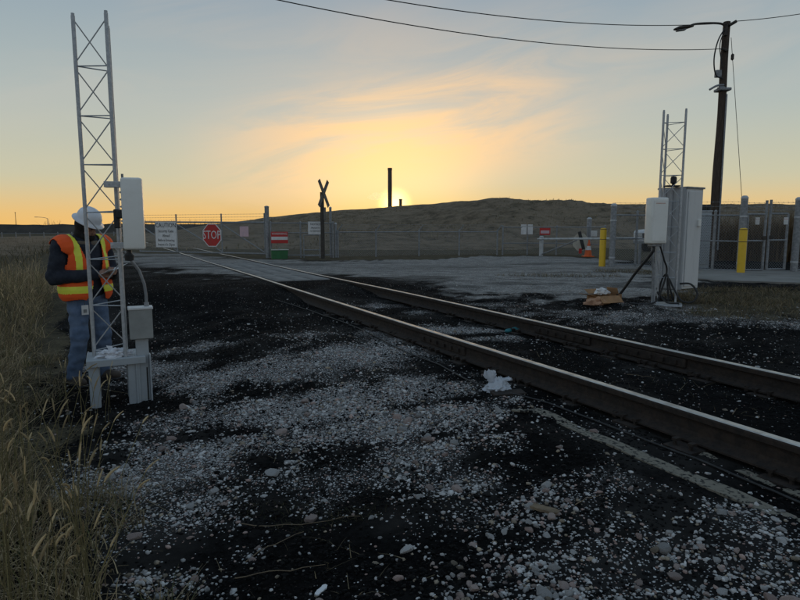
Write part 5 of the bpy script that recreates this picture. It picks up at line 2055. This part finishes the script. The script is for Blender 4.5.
def build_tall_grass():
    rng = np.random.default_rng(21)
    Vs, Fs, Ts = [], [], []
    off = 0

    def push(V, Fc, T):
        nonlocal off
        Vs.append(V)
        Fs.append(Fc + off)
        Ts.append(T)
        off += len(V)

    def spots(n, s_hi, tmin, tmax, depth, pw=1.5):
        t = tmin + (tmax - tmin) * rng.random(n) ** pw
        s = s_hi - depth * rng.random(n) ** 1.15
        edge = (fbm(t * 0.9, s * 0 + 3.0, 3, 12) - 0.5) * 0.7
        s = s + edge - 0.10 - 0.45 * sstep(t, 3.6, 5.0)
        return s * US.x + t * UT.x, s * US.y + t * UT.y

    def clump(x, y, k=9, r=0.05):
        return np.repeat(x, k) + rng.normal(0, r, len(x) * k), np.repeat(y, k) + rng.normal(0, r, len(y) * k)
    # thick sward, nearest part first
    for n, tmin, tmax, depth, k, hh, wd in ((2500, 1.5, 7.0, 2.6, 9, 0.40, 0.0055), (4200, 4.0, 16.0, 6.0, 8, 0.46, 0.008)):
        x, y = spots(n, -0.20, tmin, tmax, depth)
        patch = fbm(x * 1.4, y * 1.4, 3, 77)
        keep = (patch > 0.44) & (np.hypot(x, y) > 1.7)
        x, y = x[keep], y[keep]
        x, y = clump(x, y, k, 0.06)
        h = hh * np.exp(rng.normal(0, 0.35, len(x))) * (0.55 + 0.9 * fbm(x * 0.8, y * 0.8, 3, 14)) * np.clip((-0.05 - 0.45 * sstep(st(x, y)[1], 3.6, 5.0) - st(x, y)[0]) / 0.75, 0.25, 1)
        push(*blades(x, y, h, rng, wd, 0.38, 0.65, straw_tone(len(x), rng, 0.12, 1.6) * (0.45 + 1.1 * fbm(x * 2.2, y * 2.2, 3, 52))[:, None]))
    # short ragged growth reaching towards the track
    x, y = spots(700, 0.05, 1.6, 8.0, 0.7)
    keep = fbm(x * 1.9, y * 1.9, 3, 17) > 0.5
    x, y = clump(x[keep], y[keep], 10, 0.05)
    push(*blades(x, y, 0.11 * np.exp(rng.normal(0, 0.4, len(x))), rng, 0.0045, 0.6, 0.8, straw_tone(len(x), rng, 0.25, 1.2)))
    V, Fc, T = np.concatenate(Vs), np.concatenate(Fs), np.concatenate(Ts)
    me = np_mesh('tall_dry_grass', V, Fc, M['blade'], True)
    set_attr(me, 'tone', T)
    tag(put(bpy.data.objects.new('tall_dry_grass', me)), 'tall dry weedy grass left of the track', kind='stuff')

    # foxtail stems with bristly seed heads
    Vs, Fs, Ts = [], [], []
    off = 0
    mb_v, mb_f, mb_t = [], [], []
    x1, y1 = spots(480, -0.22, 1.9, 4.6, 1.5)
    x2, y2 = spots(620, -0.30, 4.2, 12.0, 4.0, 1.2)
    x3, y3 = np.array([-2.62, -2.5, -2.45, -2.72, -2.35, -2.6, -2.42, -2.3, -2.66, -2.55]), np.array([4.75, 4.7, 4.62, 4.66, 4.55, 4.5, 4.78, 4.5, 4.58, 4.66])
    xs_, ys_ = np.concatenate([x1, x2, x3]), np.concatenate([y1, y2, y3])
    zs_ = ground_z(xs_, ys_)
    for i in range(len(xs_)):
        x, y, z = xs_[i], ys_[i], zs_[i]
        if math.hypot(x, y) < 1.85:
            continue
        small = i >= len(x1) + len(x2)
        h = rng.uniform(0.42, 0.78) * (0.6 if small else 1.0)
        az = rng.random() * 6.283
        ln = abs(rng.normal(0, 0.22))
        d = np.array([math.cos(az), math.sin(az)])
        pts, rs = [], []
        for k in range(5):
            u = k / 4
            o_ = h * ln * u ** 1.4
            pts.append(Vector((x + d[0] * o_, y + d[1] * o_, z + h * u * (1 - 0.1 * ln * u))))
        dirv = (pts[-1] - pts[-2]).normalized()
        m_ = MB()
        m_.tube(pts, 0.0016, 3, caps=False)
        L = rng.uniform(0.04, 0.085)
        nod = rng.uniform(0.0, 0.5)
        hp = [pts[-1]]
        dd = dirv.copy()
        for k in range(5):
            dd = (dd + Vector((d[0] * nod * 0.35, d[1] * nod * 0.35, -nod * 0.22))).normalized()
            hp.append(hp[-1] + dd * (L / 5))
        rad = rng.uniform(0.0026, 0.0048)
        m_.tube(hp, [0.002, rad * 0.9, rad, rad * 0.95, rad * 0.7, 0.0015], 6, caps=False)
        nb = len(m_.v)
        # bristles
        for k in range(34):
            c = hp[rng.integers(0, 5)].lerp(hp[5], rng.random() * 0.5)
            e = Vector(rng.normal(0, 1, 3)).normalized() * rad * 2.4 + dd * 0.008
            sd = dd.cross(e).normalized() * 0.0007
            m_.add([c + sd, c - sd, c + e], [(0, 1, 2)])
        bs = sum(len(q) for q in mb_v)
        mb_v.append(np.array(m_.v))
        mb_f += [tuple(q + bs for q in f) for f in m_.f]
        tone = np.tile(np.array([[0.30, 0.25, 0.12]]) * rng.uniform(0.6, 1.2), (len(m_.v), 1))
        tone[15:] = np.array([[0.68, 0.53, 0.30]]) * rng.uniform(0.55, 1.15)
        mb_t.append(tone)
    me = bpy.data.meshes.new('foxtail_grass')
    me.from_pydata(np.concatenate(mb_v).tolist(), [], mb_f)
    me.materials.append(M['blade'])
    set_attr(me, 'tone', np.concatenate(mb_t))
    tag(put(bpy.data.objects.new('foxtail_grass', me)), 'straw coloured foxtail stems with bristly seed heads at left', kind='stuff')


build_tall_grass()


def grass_patch(name, label, x, y, h, width, tone, lean=0.5, droop=0.6, seed=5, z=None):
    rng = np.random.default_rng(seed)
    V, Fc, T = blades(x, y, h, rng, width, lean, droop, tone, 3, z)
    me = np_mesh(name, V, Fc, M['blade'], True)
    set_attr(me, 'tone', T)
    return tag(put(bpy.data.objects.new(name, me)), label, kind='stuff')


def scatter(n, cx, cy, rx, ry, rng):
    a, r = rng.random(n) * 6.283, np.sqrt(rng.random(n))
    return cx + rx * r * np.cos(a), cy + ry * r * np.sin(a)


rng = np.random.default_rng(77)
# field of weeds far left
x = -4.0 - 60 * rng.random(26000) ** 1.6
y = 9 + 75 * rng.random(26000) ** 1.4
s_, t_ = st(x, y)
k = (s_ < -2.2) & (fbm(x * 0.25, y * 0.25, 3, 8) > 0.40)
x, y = x[k], y[k]
grass_patch('field_weeds', 'rough dry weeds covering the field at the far left', x, y, 0.30 * np.exp(rng.normal(0, 0.4, len(x))), 0.022, straw_tone(len(x), rng, 0.3, 0.62), 0.5, 0.5, 6)
# strip of brown grass on the right
pts_ = []
for (px_, py_, rx_, ry_, n_) in ((770, 297, 1.9, 1.1, 2600), (720, 300, 1.0, 0.9, 1100), (790, 312, 1.5, 0.8, 900), (850, 305, 2.0, 1.6, 1800), (560, 276, 1.6, 0.35, 500), (630, 272, 1.0, 0.3, 700), (668, 275, 0.8, 0.4, 700), (690, 303, 0.35, 0.2, 260), (745, 290, 1.3, 0.5, 1100)):
    c = on_ground(px_, py_)
    pts_.append(scatter(n_, c.x, c.y, rx_, ry_, rng))
x, y = np.concatenate([p[0] for p in pts_]), np.concatenate([p[1] for p in pts_])
grass_patch('dry_grass', 'short brown grass between the right tower and the apron', x, y, 0.085 * np.exp(rng.normal(0, 0.4, len(x))), 0.008, straw_tone(len(x), rng, 0.15, 0.80), 0.7, 0.8, 8)
# low green weeds in the coal at the bottom
c1, c2, c3 = on_ground(330, 520), on_ground(275, 510), on_ground(120, 450)
pts_ = [scatter(420, c1.x, c1.y, 0.30, 0.10, rng), scatter(280, c2.x, c2.y, 0.25, 0.10, rng)]
x, y = np.concatenate([p[0] for p in pts_]), np.concatenate([p[1] for p in pts_])
grass_patch('low_weeds', 'sparse low green weeds in the coal dust in front', x, y, 0.022 * np.exp(rng.normal(0, 0.4, len(x))), 0.0035, straw_tone(len(x), rng, 0.8, 0.45), 0.9, 0.9, 9)
# straw lying about, on the track and in front
pts_ = []
for (px_, py_, rx_, ry_, n_) in ((650, 380, 0.6, 0.4, 26), (560, 355, 0.6, 0.3, 14), (720, 400, 0.5, 0.4, 22), (300, 560, 0.4, 0.2, 14), (350, 580, 0.4, 0.15, 10), (230, 470, 0.5, 0.3, 12), (420, 298, 0.5, 0.3, 16), (100, 500, 0.3, 0.4, 60)):
    c = on_ground(px_, py_)
    pts_.append(scatter(n_, c.x, c.y, rx_, ry_, rng))
x, y = np.concatenate([p[0] for p in pts_]), np.concatenate([p[1] for p in pts_])
grass_patch('loose_straw', 'loose straw stalks lying on the coal dust', x, y, 0.035 * np.exp(rng.normal(0, 0.4, len(x))), 0.0032, straw_tone(len(x), rng, 0.0, 0.8), 2.2, 0.9, 10, ground_z(x, y) + 0.012)
# brown reeds behind the right fence
n = 9000
u, v = rng.random(n), rng.random(n)
a_, b_ = at_y(690, 240, 21.5), at_y(900, 240, 19.0)
x = a_.x + (b_.x - a_.x) * u + rng.normal(0, 0.2, n)
y = a_.y + (b_.y - a_.y) * u + 2.6 * v
hh = (1.05 + 0.8 * fbm(x * 0.9, y * 0.9, 3, 19)) * np.exp(rng.normal(0, 0.18, n)) * sstep(x, a_.x - 0.6, a_.x + 1.2)
tone = np.array([[0.20, 0.135, 0.072]]) * (0.35 + 1.0 * rng.random((n, 1)))
grass_patch('dry_reeds', 'tall brown reeds behind the double gate', x, y, hh, 0.018, tone, 0.16, 0.25, 13)
# scrub along the hill crest and slope
n = 26000
x = -20 + 110 * rng.random(n)
y = 31 + 48 * rng.random(n)
k = fbm(x * 0.16, y * 0.16, 4, 23) > 0.47
x, y = x[k], y[k]
grass_patch('hill_grass', 'tufts of dry grass on the hillside', x, y, 0.13 * np.exp(rng.normal(0, 0.4, len(x))), 0.05, straw_tone(len(x), rng, 0.1, 1.1), 0.5, 0.5, 15, hill_z(x, y))

# ------------------------------------------------------------------ litter
def bag_material():
    m, g, b = mat('white_plastic_film')
    co = objco(g)
    b.inputs['Base Color'].default_value = (0.72, 0.75, 0.80, 1)
    b.inputs['Roughness'].default_value = 0.32
    tr = g.n('ShaderNodeBsdfTranslucent')
    tr.inputs[0].default_value = (0.75, 0.78, 0.82, 1)
    mx = g.n('ShaderNodeMixShader')
    mx.inputs[0].default_value = 0.35
    bump(g, b, g.noise(co, 38.0, 4.0, 0.6, 1.5), 0.55, 0.012)
    g.t.links.new(b.outputs[0], mx.inputs[1])
    g.t.links.new(tr.outputs[0], mx.inputs[2])
    g.t.links.new(mx.outputs[0], g.t.nodes['Material Output'].inputs[0])
    return m


M['bag'] = bag_material()


def build_bag():
    c = on_ground(497, 391)
    root = empty('plastic_bag', (c.x, c.y, c.z), 0, 'crumpled white plastic bag beside the near rail', 'plastic bag')
    rngb = random.Random(4)

    def sheet(name, rows, seed):
        """gathered film: rows of (centre, width, depth)"""
        n = 46
        # refine the rows
        fine = []
        for q in range(len(rows) - 1):
            for e in range(4):
                u = e / 4
                (p0, w0_, d0_), (p1, w1_, d1_) = rows[q], rows[q + 1]
                fine.append(([p0[c_] + (p1[c_] - p0[c_]) * u for c_ in range(3)], w0_ + (w1_ - w0_) * u, d0_ + (d1_ - d0_) * u))
        fine.append(rows[-1])
        rows = fine
        V, Fc = [], []
        for i, (p, w_, d_) in enumerate(rows):
            for k in range(n):
                a = 2 * math.pi * k / n
                q = Vector((math.cos(a) * 1.6 + seed, math.sin(a) * 1.6, i * 0.16))
                fold = abs(mnoise.noise(q * 1.1)) * 0.85 + abs(mnoise.noise(q * 2.3)) * 0.28
                f = 1.22 - fold
                V.append((p[0] + w_ * math.cos(a) * f, p[1] + d_ * math.sin(a) * f, p[2] * (1 + 0.20 * mnoise.noise(q * 2.2))))
        for i in range(len(rows) - 1):
            for k in range(n):
                Fc.append((i * n + k, i * n + (k + 1) % n, (i + 1) * n + (k + 1) % n, (i + 1) * n + k))
        return MB().add(V, Fc).build(name, M['bag'], root, True)
    sheet('pouch', [((0.0, 0, 0.0), 0.105, 0.07), ((0.0, 0, 0.02), 0.11, 0.075), ((0.005, 0, 0.05), 0.090, 0.06), ((0.01, 0, 0.08), 0.062, 0.04), ((0.01, 0, 0.105), 0.034, 0.022), ((0.012, 0, 0.115), 0.022, 0.014)], 1.0)
    sheet('handle', [((-0.035, 0, 0.07), 0.022, 0.014), ((-0.055, 0, 0.10), 0.030, 0.012), ((-0.065, 0, 0.135), 0.048, 0.018), ((-0.062, 0, 0.160), 0.046, 0.014), ((-0.06, 0, 0.166), 0.030, 0.006)], 2.0)
    sheet('handle', [((0.03, 0, 0.085), 0.025, 0.02), ((0.065, 0.0, 0.095), 0.02, 0.026), ((0.095, 0.0, 0.098), 0.02, 0.028), ((0.115, 0, 0.098), 0.006, 0.026)], 3.0)
    root.rotation_euler = (0, 0, R(8))


build_bag()
p = on_ground(508, 394)
o = MB().rbox((0, 0, 0.012), (0.27, 0.11, 0.02), 0.005).build('flat_bar', M['rust'])
o.location = (p.x, p.y, p.z - 0.002)
o.rotation_euler = (R(4), 0, R(12))
tag(o, 'dark flat steel bar lying under the plastic bag', 'steel bar')

# teal glove by the far rail
p = on_ground(515, 332)
M['teal'] = worn('teal_glove', (0.02, 0.17, 0.19), (0.012, 0.10, 0.12), 0.6, 0.0, 25.0)
b = MB()
ellipsoid(b, (0, 0, 0.022), (0.075, 0.055, 0.024))
ellipsoid(b, (-0.10, 0, 0.024), (0.055, 0.05, 0.028))
for q in range(4):
    capsule(b, (0.06, -0.036 + 0.024 * q, 0.024), (0.125 + 0.012 * (1.5 - abs(q - 1.5)), -0.046 + 0.030 * q, 0.020), 0.016, 0.013, 8)
capsule(b, (0.0, -0.05, 0.024), (0.05, -0.092, 0.02), 0.017, 0.014, 8)
me = melt(b, 'work_glove', 0.007, 3)
wrinkle(me, 0.005, 30.0, 3.0)
me.materials.append(M['teal'])
o = put(bpy.data.objects.new('work_glove', me))
o.location, o.rotation_euler = (p.x, p.y, p.z + 0.015), (0, R(-8), R(25))
tag(o, 'teal work glove lying between the rails', 'glove')

# wood splinter and white scrap
def shard(name, label, cat, px_, py_, L, W, T, rz, material, seed=0, tilt=0.0):
    p = on_ground(px_, py_)
    n = 10
    V, Fc = [], []
    for i in range(n + 1):
        u = i / n
        e = min(u, 1 - u) * 4
        wv = W / 2 * min(1.0, 0.45 + e) * (1 + 0.25 * mnoise.noise(Vector((u * 7, seed, 0))))
        zc = T * (0.5 + 0.3 * mnoise.noise(Vector((u * 5, 0, seed))))
        V += [(u * L - L / 2, -wv, 0), (u * L - L / 2, wv, 0), (u * L - L / 2, wv * 0.92, zc), (u * L - L / 2, -wv * 0.92, zc * 1.1)]
    for i in range(n):
        a = i * 4
        for k in range(4):
            Fc.append((a + k, a + (k + 1) % 4, a + 4 + (k + 1) % 4, a + 4 + k))
    Fc += [(3, 2, 1, 0), (n * 4, n * 4 + 1, n * 4 + 2, n * 4 + 3)]
    o = MB().add(V, Fc).build(name, material)
    o.location, o.rotation_euler = (p.x, p.y, p.z + 0.006), (tilt, 0, rz)
    return tag(o, label, cat)


M['splinter'] = worn('brown_wood_splinter', (0.20, 0.145, 0.09), (0.13, 0.095, 0.06), 0.85, 0.0, 20.0, bstr=0.5)
shard('wood_splinter', 'flat brown wood splinter on the stones in front', 'wood', 544, 511, 0.15, 0.055, 0.022, R(-35), M['splinter'], 1)
shard('plastic_scrap', 'white plastic scrap at the bottom edge of the picture', 'scrap', 321, 592, 0.075, 0.022, 0.012, R(62), M['paper'], 4, 0.2)
shard('wood_splinter', 'pale flat wood piece left of the long timber', 'wood', 520, 412, 0.12, 0.04, 0.02, R(-8), M['pale_timber'], 6)
rr_ = random.Random(9)
for (px_, py_, L_, rz_, lab) in ((300, 527, 0.62, -6, 'long thin stick lying across the coal dust in front'), (275, 547, 0.30, 34, 'thin stick pointing up right in the left foreground'), (590, 500, 0.20, 30, 'short twig among the stones near the wood splinter'),
                                 (640, 377, 0.22, -30, 'bent straw stalk lying between the rails'), (280, 573, 0.40, -2, 'thin dry stalk lying near the bottom edge'), (735, 412, 0.18, 50, 'reddish twig between the rails at right')):
    p = on_ground(px_, py_)
    pts_ = []
    for i in range(9):
        u = i / 8 - 0.5
        lx = p.x + u * L_ * math.cos(R(rz_))
        ly = p.y + u * L_ * math.sin(R(rz_)) + 0.02 * mnoise.noise(Vector((u * 4, rz_, 0)))
        pts_.append((lx, ly, gz(lx, ly) + 0.012 + 0.012 * mnoise.noise(Vector((u * 5, 0, rz_)))))
    o = MB().tube(pts_, [0.0026 - 0.0014 * i / 8 for i in range(9)], 6).build('stick', M['splinter'])
    tag(o, lab, 'stick')
# thin black cable on the ground along the near rail
pts_ = []
for (px_, py_) in ((275, 300), (300, 308), (330, 318), (365, 332), (400, 350), (440, 366), (480, 386), (540, 402), (600, 424), (680, 455), (760, 488), (830, 518)):
    p = on_ground(px_, py_)
    pts_.append(p + Vector((0, 0, 0.012)))
pp = spline(pts_, 6)
pp = [Vector((q.x, q.y, gz(q.x, q.y) + 0.012)) for q in pp]
o = MB().tube(pp, 0.0065, 6).build('ground_cable', M['black_rubber'], None, True)
tag(o, 'thin black cable lying on the ground along the near rail', 'cable')

# ------------------------------------------------------------------ far things
def far_z(px_, py_, Y):
    return at_y(px_, py_, Y)


M['brick_dark'] = worn('dark_stack_concrete', (0.10, 0.085, 0.075), (0.07, 0.06, 0.05), 0.9, 0.0, 0.05)
for px_, top_, wpx, Y, lab in ((390, 168, 4.0, 620, 'tall chimney stack rising behind the hill'), (400.6, 199, 3.0, 640, 'short chimney stack right of the tall one')):
    p = at_y(px_, 229, Y)
    h_ = at_y(px_, top_, Y).z
    r_ = wpx / 2 / 590 * Y
    root = empty('chimney_stack', (p.x, p.y, 0), 0, lab, 'chimney')
    MB().lathe([(r_ * 1.12, -1), (r_ * 1.05, h_ * 0.4), (r_, h_ * 0.96)], (0, 0, 0), 20).build('shaft', M['brick_dark'], root, True)
    MB().lathe([(r_ * 1.04, h_ * 0.96), (r_ * 1.10, h_ * 0.965), (r_ * 1.10, h_), (r_ * 0.8, h_ + 0.1)], (0, 0, 0), 20).build('rim', M['brick_dark'], root)


def smoke():
    m = bpy.data.materials.new('steam')
    m.use_nodes = True
    nt_ = m.node_tree
    nt_.nodes.clear()
    g = NT(nt_)
    out = g.n('ShaderNodeOutputMaterial')
    pv = g.n('ShaderNodeVolumePrincipled')
    pv.inputs['Color'].default_value = (0.85, 0.78, 0.70, 1)
    pv.inputs['Anisotropy'].default_value = 0.75
    co = objco(g)
    g.put(pv.inputs['Density'], g.math('MULTIPLY', g.ramp(g.noise(co, 0.35, 4.0, 0.6), 0.40, 0.75), 0.15))
    nt_.links.new(pv.outputs[0], out.inputs['Volume'])
    mb = MB()
    rs = random.Random(2)
    Y = 632
    for i in range(13):
        u = i / 12
        c = at_y(400.5 - 26 * u, 197.5 + 1.2 * math.sin(u * 5) - 3.0 * u * (1 - u) * 2, Y)
        r_ = (1.6 + 4.2 * u ** 0.7) * rs.uniform(0.8, 1.15)
        ellipsoid(mb, c + Vector((0, rs.uniform(-1, 1), rs.uniform(-2, 2))), (r_ * 1.5, r_, r_ * rs.uniform(0.35, 0.8)), (0, 0, rs.random()), 12, 8)
    c0_ = at_y(390, 197, Y)
    mb.v = [tuple(Vector(v) - c0_) for v in mb.v]
    me = melt(mb, 'steam', 0.9, 3)
    me.materials.append(m)
    o = put(bpy.data.objects.new('steam_plume', me))
    o.location = c0_
    tag(o, 'thin steam drifting left from the short chimney', kind='stuff')


smoke()


def build_berm():
    """long dark embankment on the left horizon with scrub on top"""
    m = worn('dark_embankment', (0.030, 0.027, 0.022), (0.055, 0.046, 0.034), 0.95, 0.0, 0.35, bstr=0)
    xs = np.arange(-330, -32, 1.5)
    V, Fc = [], []
    for i, x in enumerate(xs):
        y = 165 + 0.05 * x
        h_ = (2.1 + 0.55 * float(fbm(np.array([x * 0.05]), np.array([1.0]), 3, 3)[0]) + 0.5 * float(fbm(np.array([x * 0.6]), np.array([2.0]), 3, 4)[0])) * float(sstep(np.array([x]), -30, -48)[0])
        V += [(x, y - 7, -0.2), (x, y - 2.0, h_), (x, y + 3, h_ * 0.95), (x, y + 12, -0.2)]
    for i in range(len(xs) - 1):
        a = i * 4
        for k in range(3):
            Fc.append((a + k, a + k + 1, a + 5 + k, a + 4 + k))
    o = MB().add(V, Fc).build('embankment', m)
    tag(o, 'low dark embankment along the left horizon', kind='structure')


build_berm()
rng = np.random.default_rng(5)
n = 2600
x = -320 + 270 * rng.random(n)
y = 165 + 0.05 * x + rng.normal(0, 2, n)
k = fbm(x * 0.06, y * 0, 3, 3) > 0.42
x, y = x[k], y[k]
grass_patch('bare_scrub', 'bare scrub along the left horizon', x, y, 1.5 * np.exp(rng.normal(0, 0.4, len(x))), 0.10, np.tile([[0.035, 0.03, 0.025]], (len(x), 1)), 0.3, 0.2, 3, np.full(len(x), 1.8))

# street lamps and poles on the left horizon
for px_, top_, base_, Y, arm_, lab in ((48.5, 217.5, 233, 190, 12.5, 'far street lamp with an arm to the left above the field'), (88, 222, 233, 230, 8, 'farther faint street lamp right of the hard hat')):
    p = at_y(px_, 230, Y)
    zt_ = at_y(px_, top_, Y).z
    root = empty('street_lamp', (p.x, p.y, 0), 0, lab, 'street lamp')
    L_ = arm_ / 590 * Y
    MB().tube([(0, 0, 0), (0, 0, zt_ - 0.3)], [0.16, 0.10], 8).build('pole', M['galv_dull'], root, True)
    MB().tube(spline([(0, 0, zt_ - 0.35), (-L_ * 0.3, 0, zt_), (-L_ * 0.8, 0, zt_ + 0.15)], 4), 0.07, 6).build('arm', M['galv_dull'], root, True)
    MB().rbox((-L_ * 0.9, 0, zt_ + 0.14), (L_ * 0.25, 0.35, 0.16), 0.05).build('lamp_head', M['galv_dull'], root)
for px_, top_, Y, lab in ((16.5, 212, 200, 'thin distant pole near the left edge of the picture'), (265.5, 213, 60, 'slim distant pole left of the gate hinge post')):
    p = at_y(px_, 230, Y)
    root = empty('distant_pole', (p.x, p.y, 0), 0, lab, 'pole')
    zt_ = at_y(px_, top_, Y).z
    MB().tube([(0, 0, 0), (0, 0, zt_)], [0.12, 0.07], 8).build('shaft', M['dark_post'], root, True)
    MB().rbox((0, 0, zt_ - 0.3), (0.5 if Y > 100 else 0.2, 0.1, 0.1), 0.02).build('crossarm', M['dark_post'], root)
# low guard rail posts in the field
gr_root = empty('guard_fence', at_y(-40, 236, 75) * 1.0, 0, 'low pale post and rail fence across the far left field', 'fence')
base_ = gr_root.location.copy()
gr_root.location.z = 0
last = None
for i in range(13):
    p = at_y(-40 + 14 * i, 236, 75 + 1.2 * i)
    q = Vector((p.x - base_.x, p.y - base_.y, 0))
    pipe(gr_root, 'post', q, q + Vector((0, 0, 1.0)), 0.07, 6)
    if last is not None:
        pipe(gr_root, 'rail', last + Vector((0, 0, 0.8)), q + Vector((0, 0, 0.8)), 0.035, 6)
    last = q

# ---- white pickup beyond the fence
def pickup():
    p = on_ground(655, 255.5)
    p = at_y(684, 250, 30.0)
    p.z = max(gz(p.x, p.y), float(hill_z(np.array([p.x]), np.array([p.y]))[0])) - 0.02
    root = empty('pickup_truck', p, R(28), 'white pickup truck parked behind the fence and the radio box', 'pickup truck')
    m_ = M['car_white']
    prof_ = [(-2.6, 0.42), (-2.6, 0.95), (-2.5, 1.08), (-1.25, 1.15), (-0.55, 1.72), (0.75, 1.76), (0.95, 1.15), (2.5, 1.12), (2.55, 0.5), (2.5, 0.42)]
    body = MB()
    n = len(prof_)
    V = []
    for yy, k in ((-0.95, 0.0), (0.95, 0.0)):
        for x_, z_ in prof_:
            nar = 0.14 if z_ > 1.3 else 0.0
            V.append((x_, yy + (nar if yy < 0 else -nar), z_))
    Fc = [tuple(range(n)), tuple(range(2 * n - 1, n - 1, -1))] + [(i, n + i, n + (i + 1) % n, (i + 1) % n) for i in range(n)]
    body.add(V, Fc)
    body.build('body', m_, root)
    for x_ in (-1.65, 1.6):
        for y_ in (-0.88, 0.88):
            Mx = Matrix.Translation((x_, y_, 0.38)) @ Matrix.Rotation(R(90), 4, 'X')
            w_ = MB().lathe([(0.0, -0.14), (0.30, -0.14), (0.38, -0.10), (0.38, 0.10), (0.30, 0.14), (0.0, 0.14)], (0, 0, 0), 20, Mx).build('wheel', M['black_rubber'], root, True)
            MB().lathe([(0.0, -0.155), (0.2, -0.15), (0.22, -0.141), (0.22, 0.141), (0.2, 0.15), (0.0, 0.155)], (0, 0, 0), 16, Mx).build('rim', M['galv'], w_, True)
    for y_ in (-0.62, 0.62):
        MB().rbox((-2.6, y_, 0.86), (0.06, 0.42, 0.20), 0.02).build('headlight', M['galv'], root)
    MB().rbox((-2.61, 0, 0.80), (0.06, 0.78, 0.26), 0.02).build('grille', M['black'], root)
    MB().rbox((-2.63, 0, 0.50), (0.12, 1.8, 0.18), 0.04).build('bumper', M['galv_dull'], root)
    a = math.atan2(1.72 - 1.15, 0.7)
    MB().rbox((-0.905, 0, 1.445), (0.82, 1.42, 0.02), 0.005, (0, -a, 0)).build('windshield', M['glass_dark'], root)
    for y_ in (-0.885, 0.885):
        MB().add([(-0.75, y_, 1.2), (0.75, y_, 1.2), (0.62, y_ * 0.92, 1.66), (-0.42, y_ * 0.92, 1.64)], [(0, 1, 2, 3)]).build('side_window', M['glass_dark'], root)
    for y_ in (-1.05, 1.05):
        MB().rbox((-0.7, y_, 1.22), (0.12, 0.2, 0.18), 0.03).build('mirror', M['black'], root)


M['car_white'] = worn('white_car_paint', (0.62, 0.63, 0.64), (0.55, 0.56, 0.57), 0.3, 0.0, 2.0, bstr=0)
M['glass_dark'] = worn('dark_glass', (0.015, 0.017, 0.02), (0.02, 0.022, 0.026), 0.08, 0.0, 2.0, bstr=0)
pickup()


# ------------------------------------------------------------------ groups for repeated things
GROUPS = {'lattice_tower': 'lattice towers beside the track', 'edge_timber': 'timbers along the near rail', 'chain_link_fence': 'chain link fences',
          'notice_sign': 'small notices on the fences', 'warning_sign': 'red warning signs on the fences', 'steel_post': 'grey steel posts by the fences',
          'gate_post': 'thick posts of the right fence', 'gate_leaf': 'leaves of the double gate', 'gate_card': 'white cards on the double gate',
          'overhead_wire': 'overhead wires at the utility pole', 'black_cable': 'black cables on the right tower', 'stick': 'sticks and stalks on the ground',
          'wood_splinter': 'wood pieces on the ground', 'chimney_stack': 'chimneys behind the hill', 'distant_pole': 'poles on the horizon', 'street_lamp': 'street lamps'}
for o in sc.objects:
    if o.parent is None and 'category' in o and 'group' not in o:
        k_ = GROUPS.get(o.name.split('.')[0])
        if k_:
            o['group'] = k_
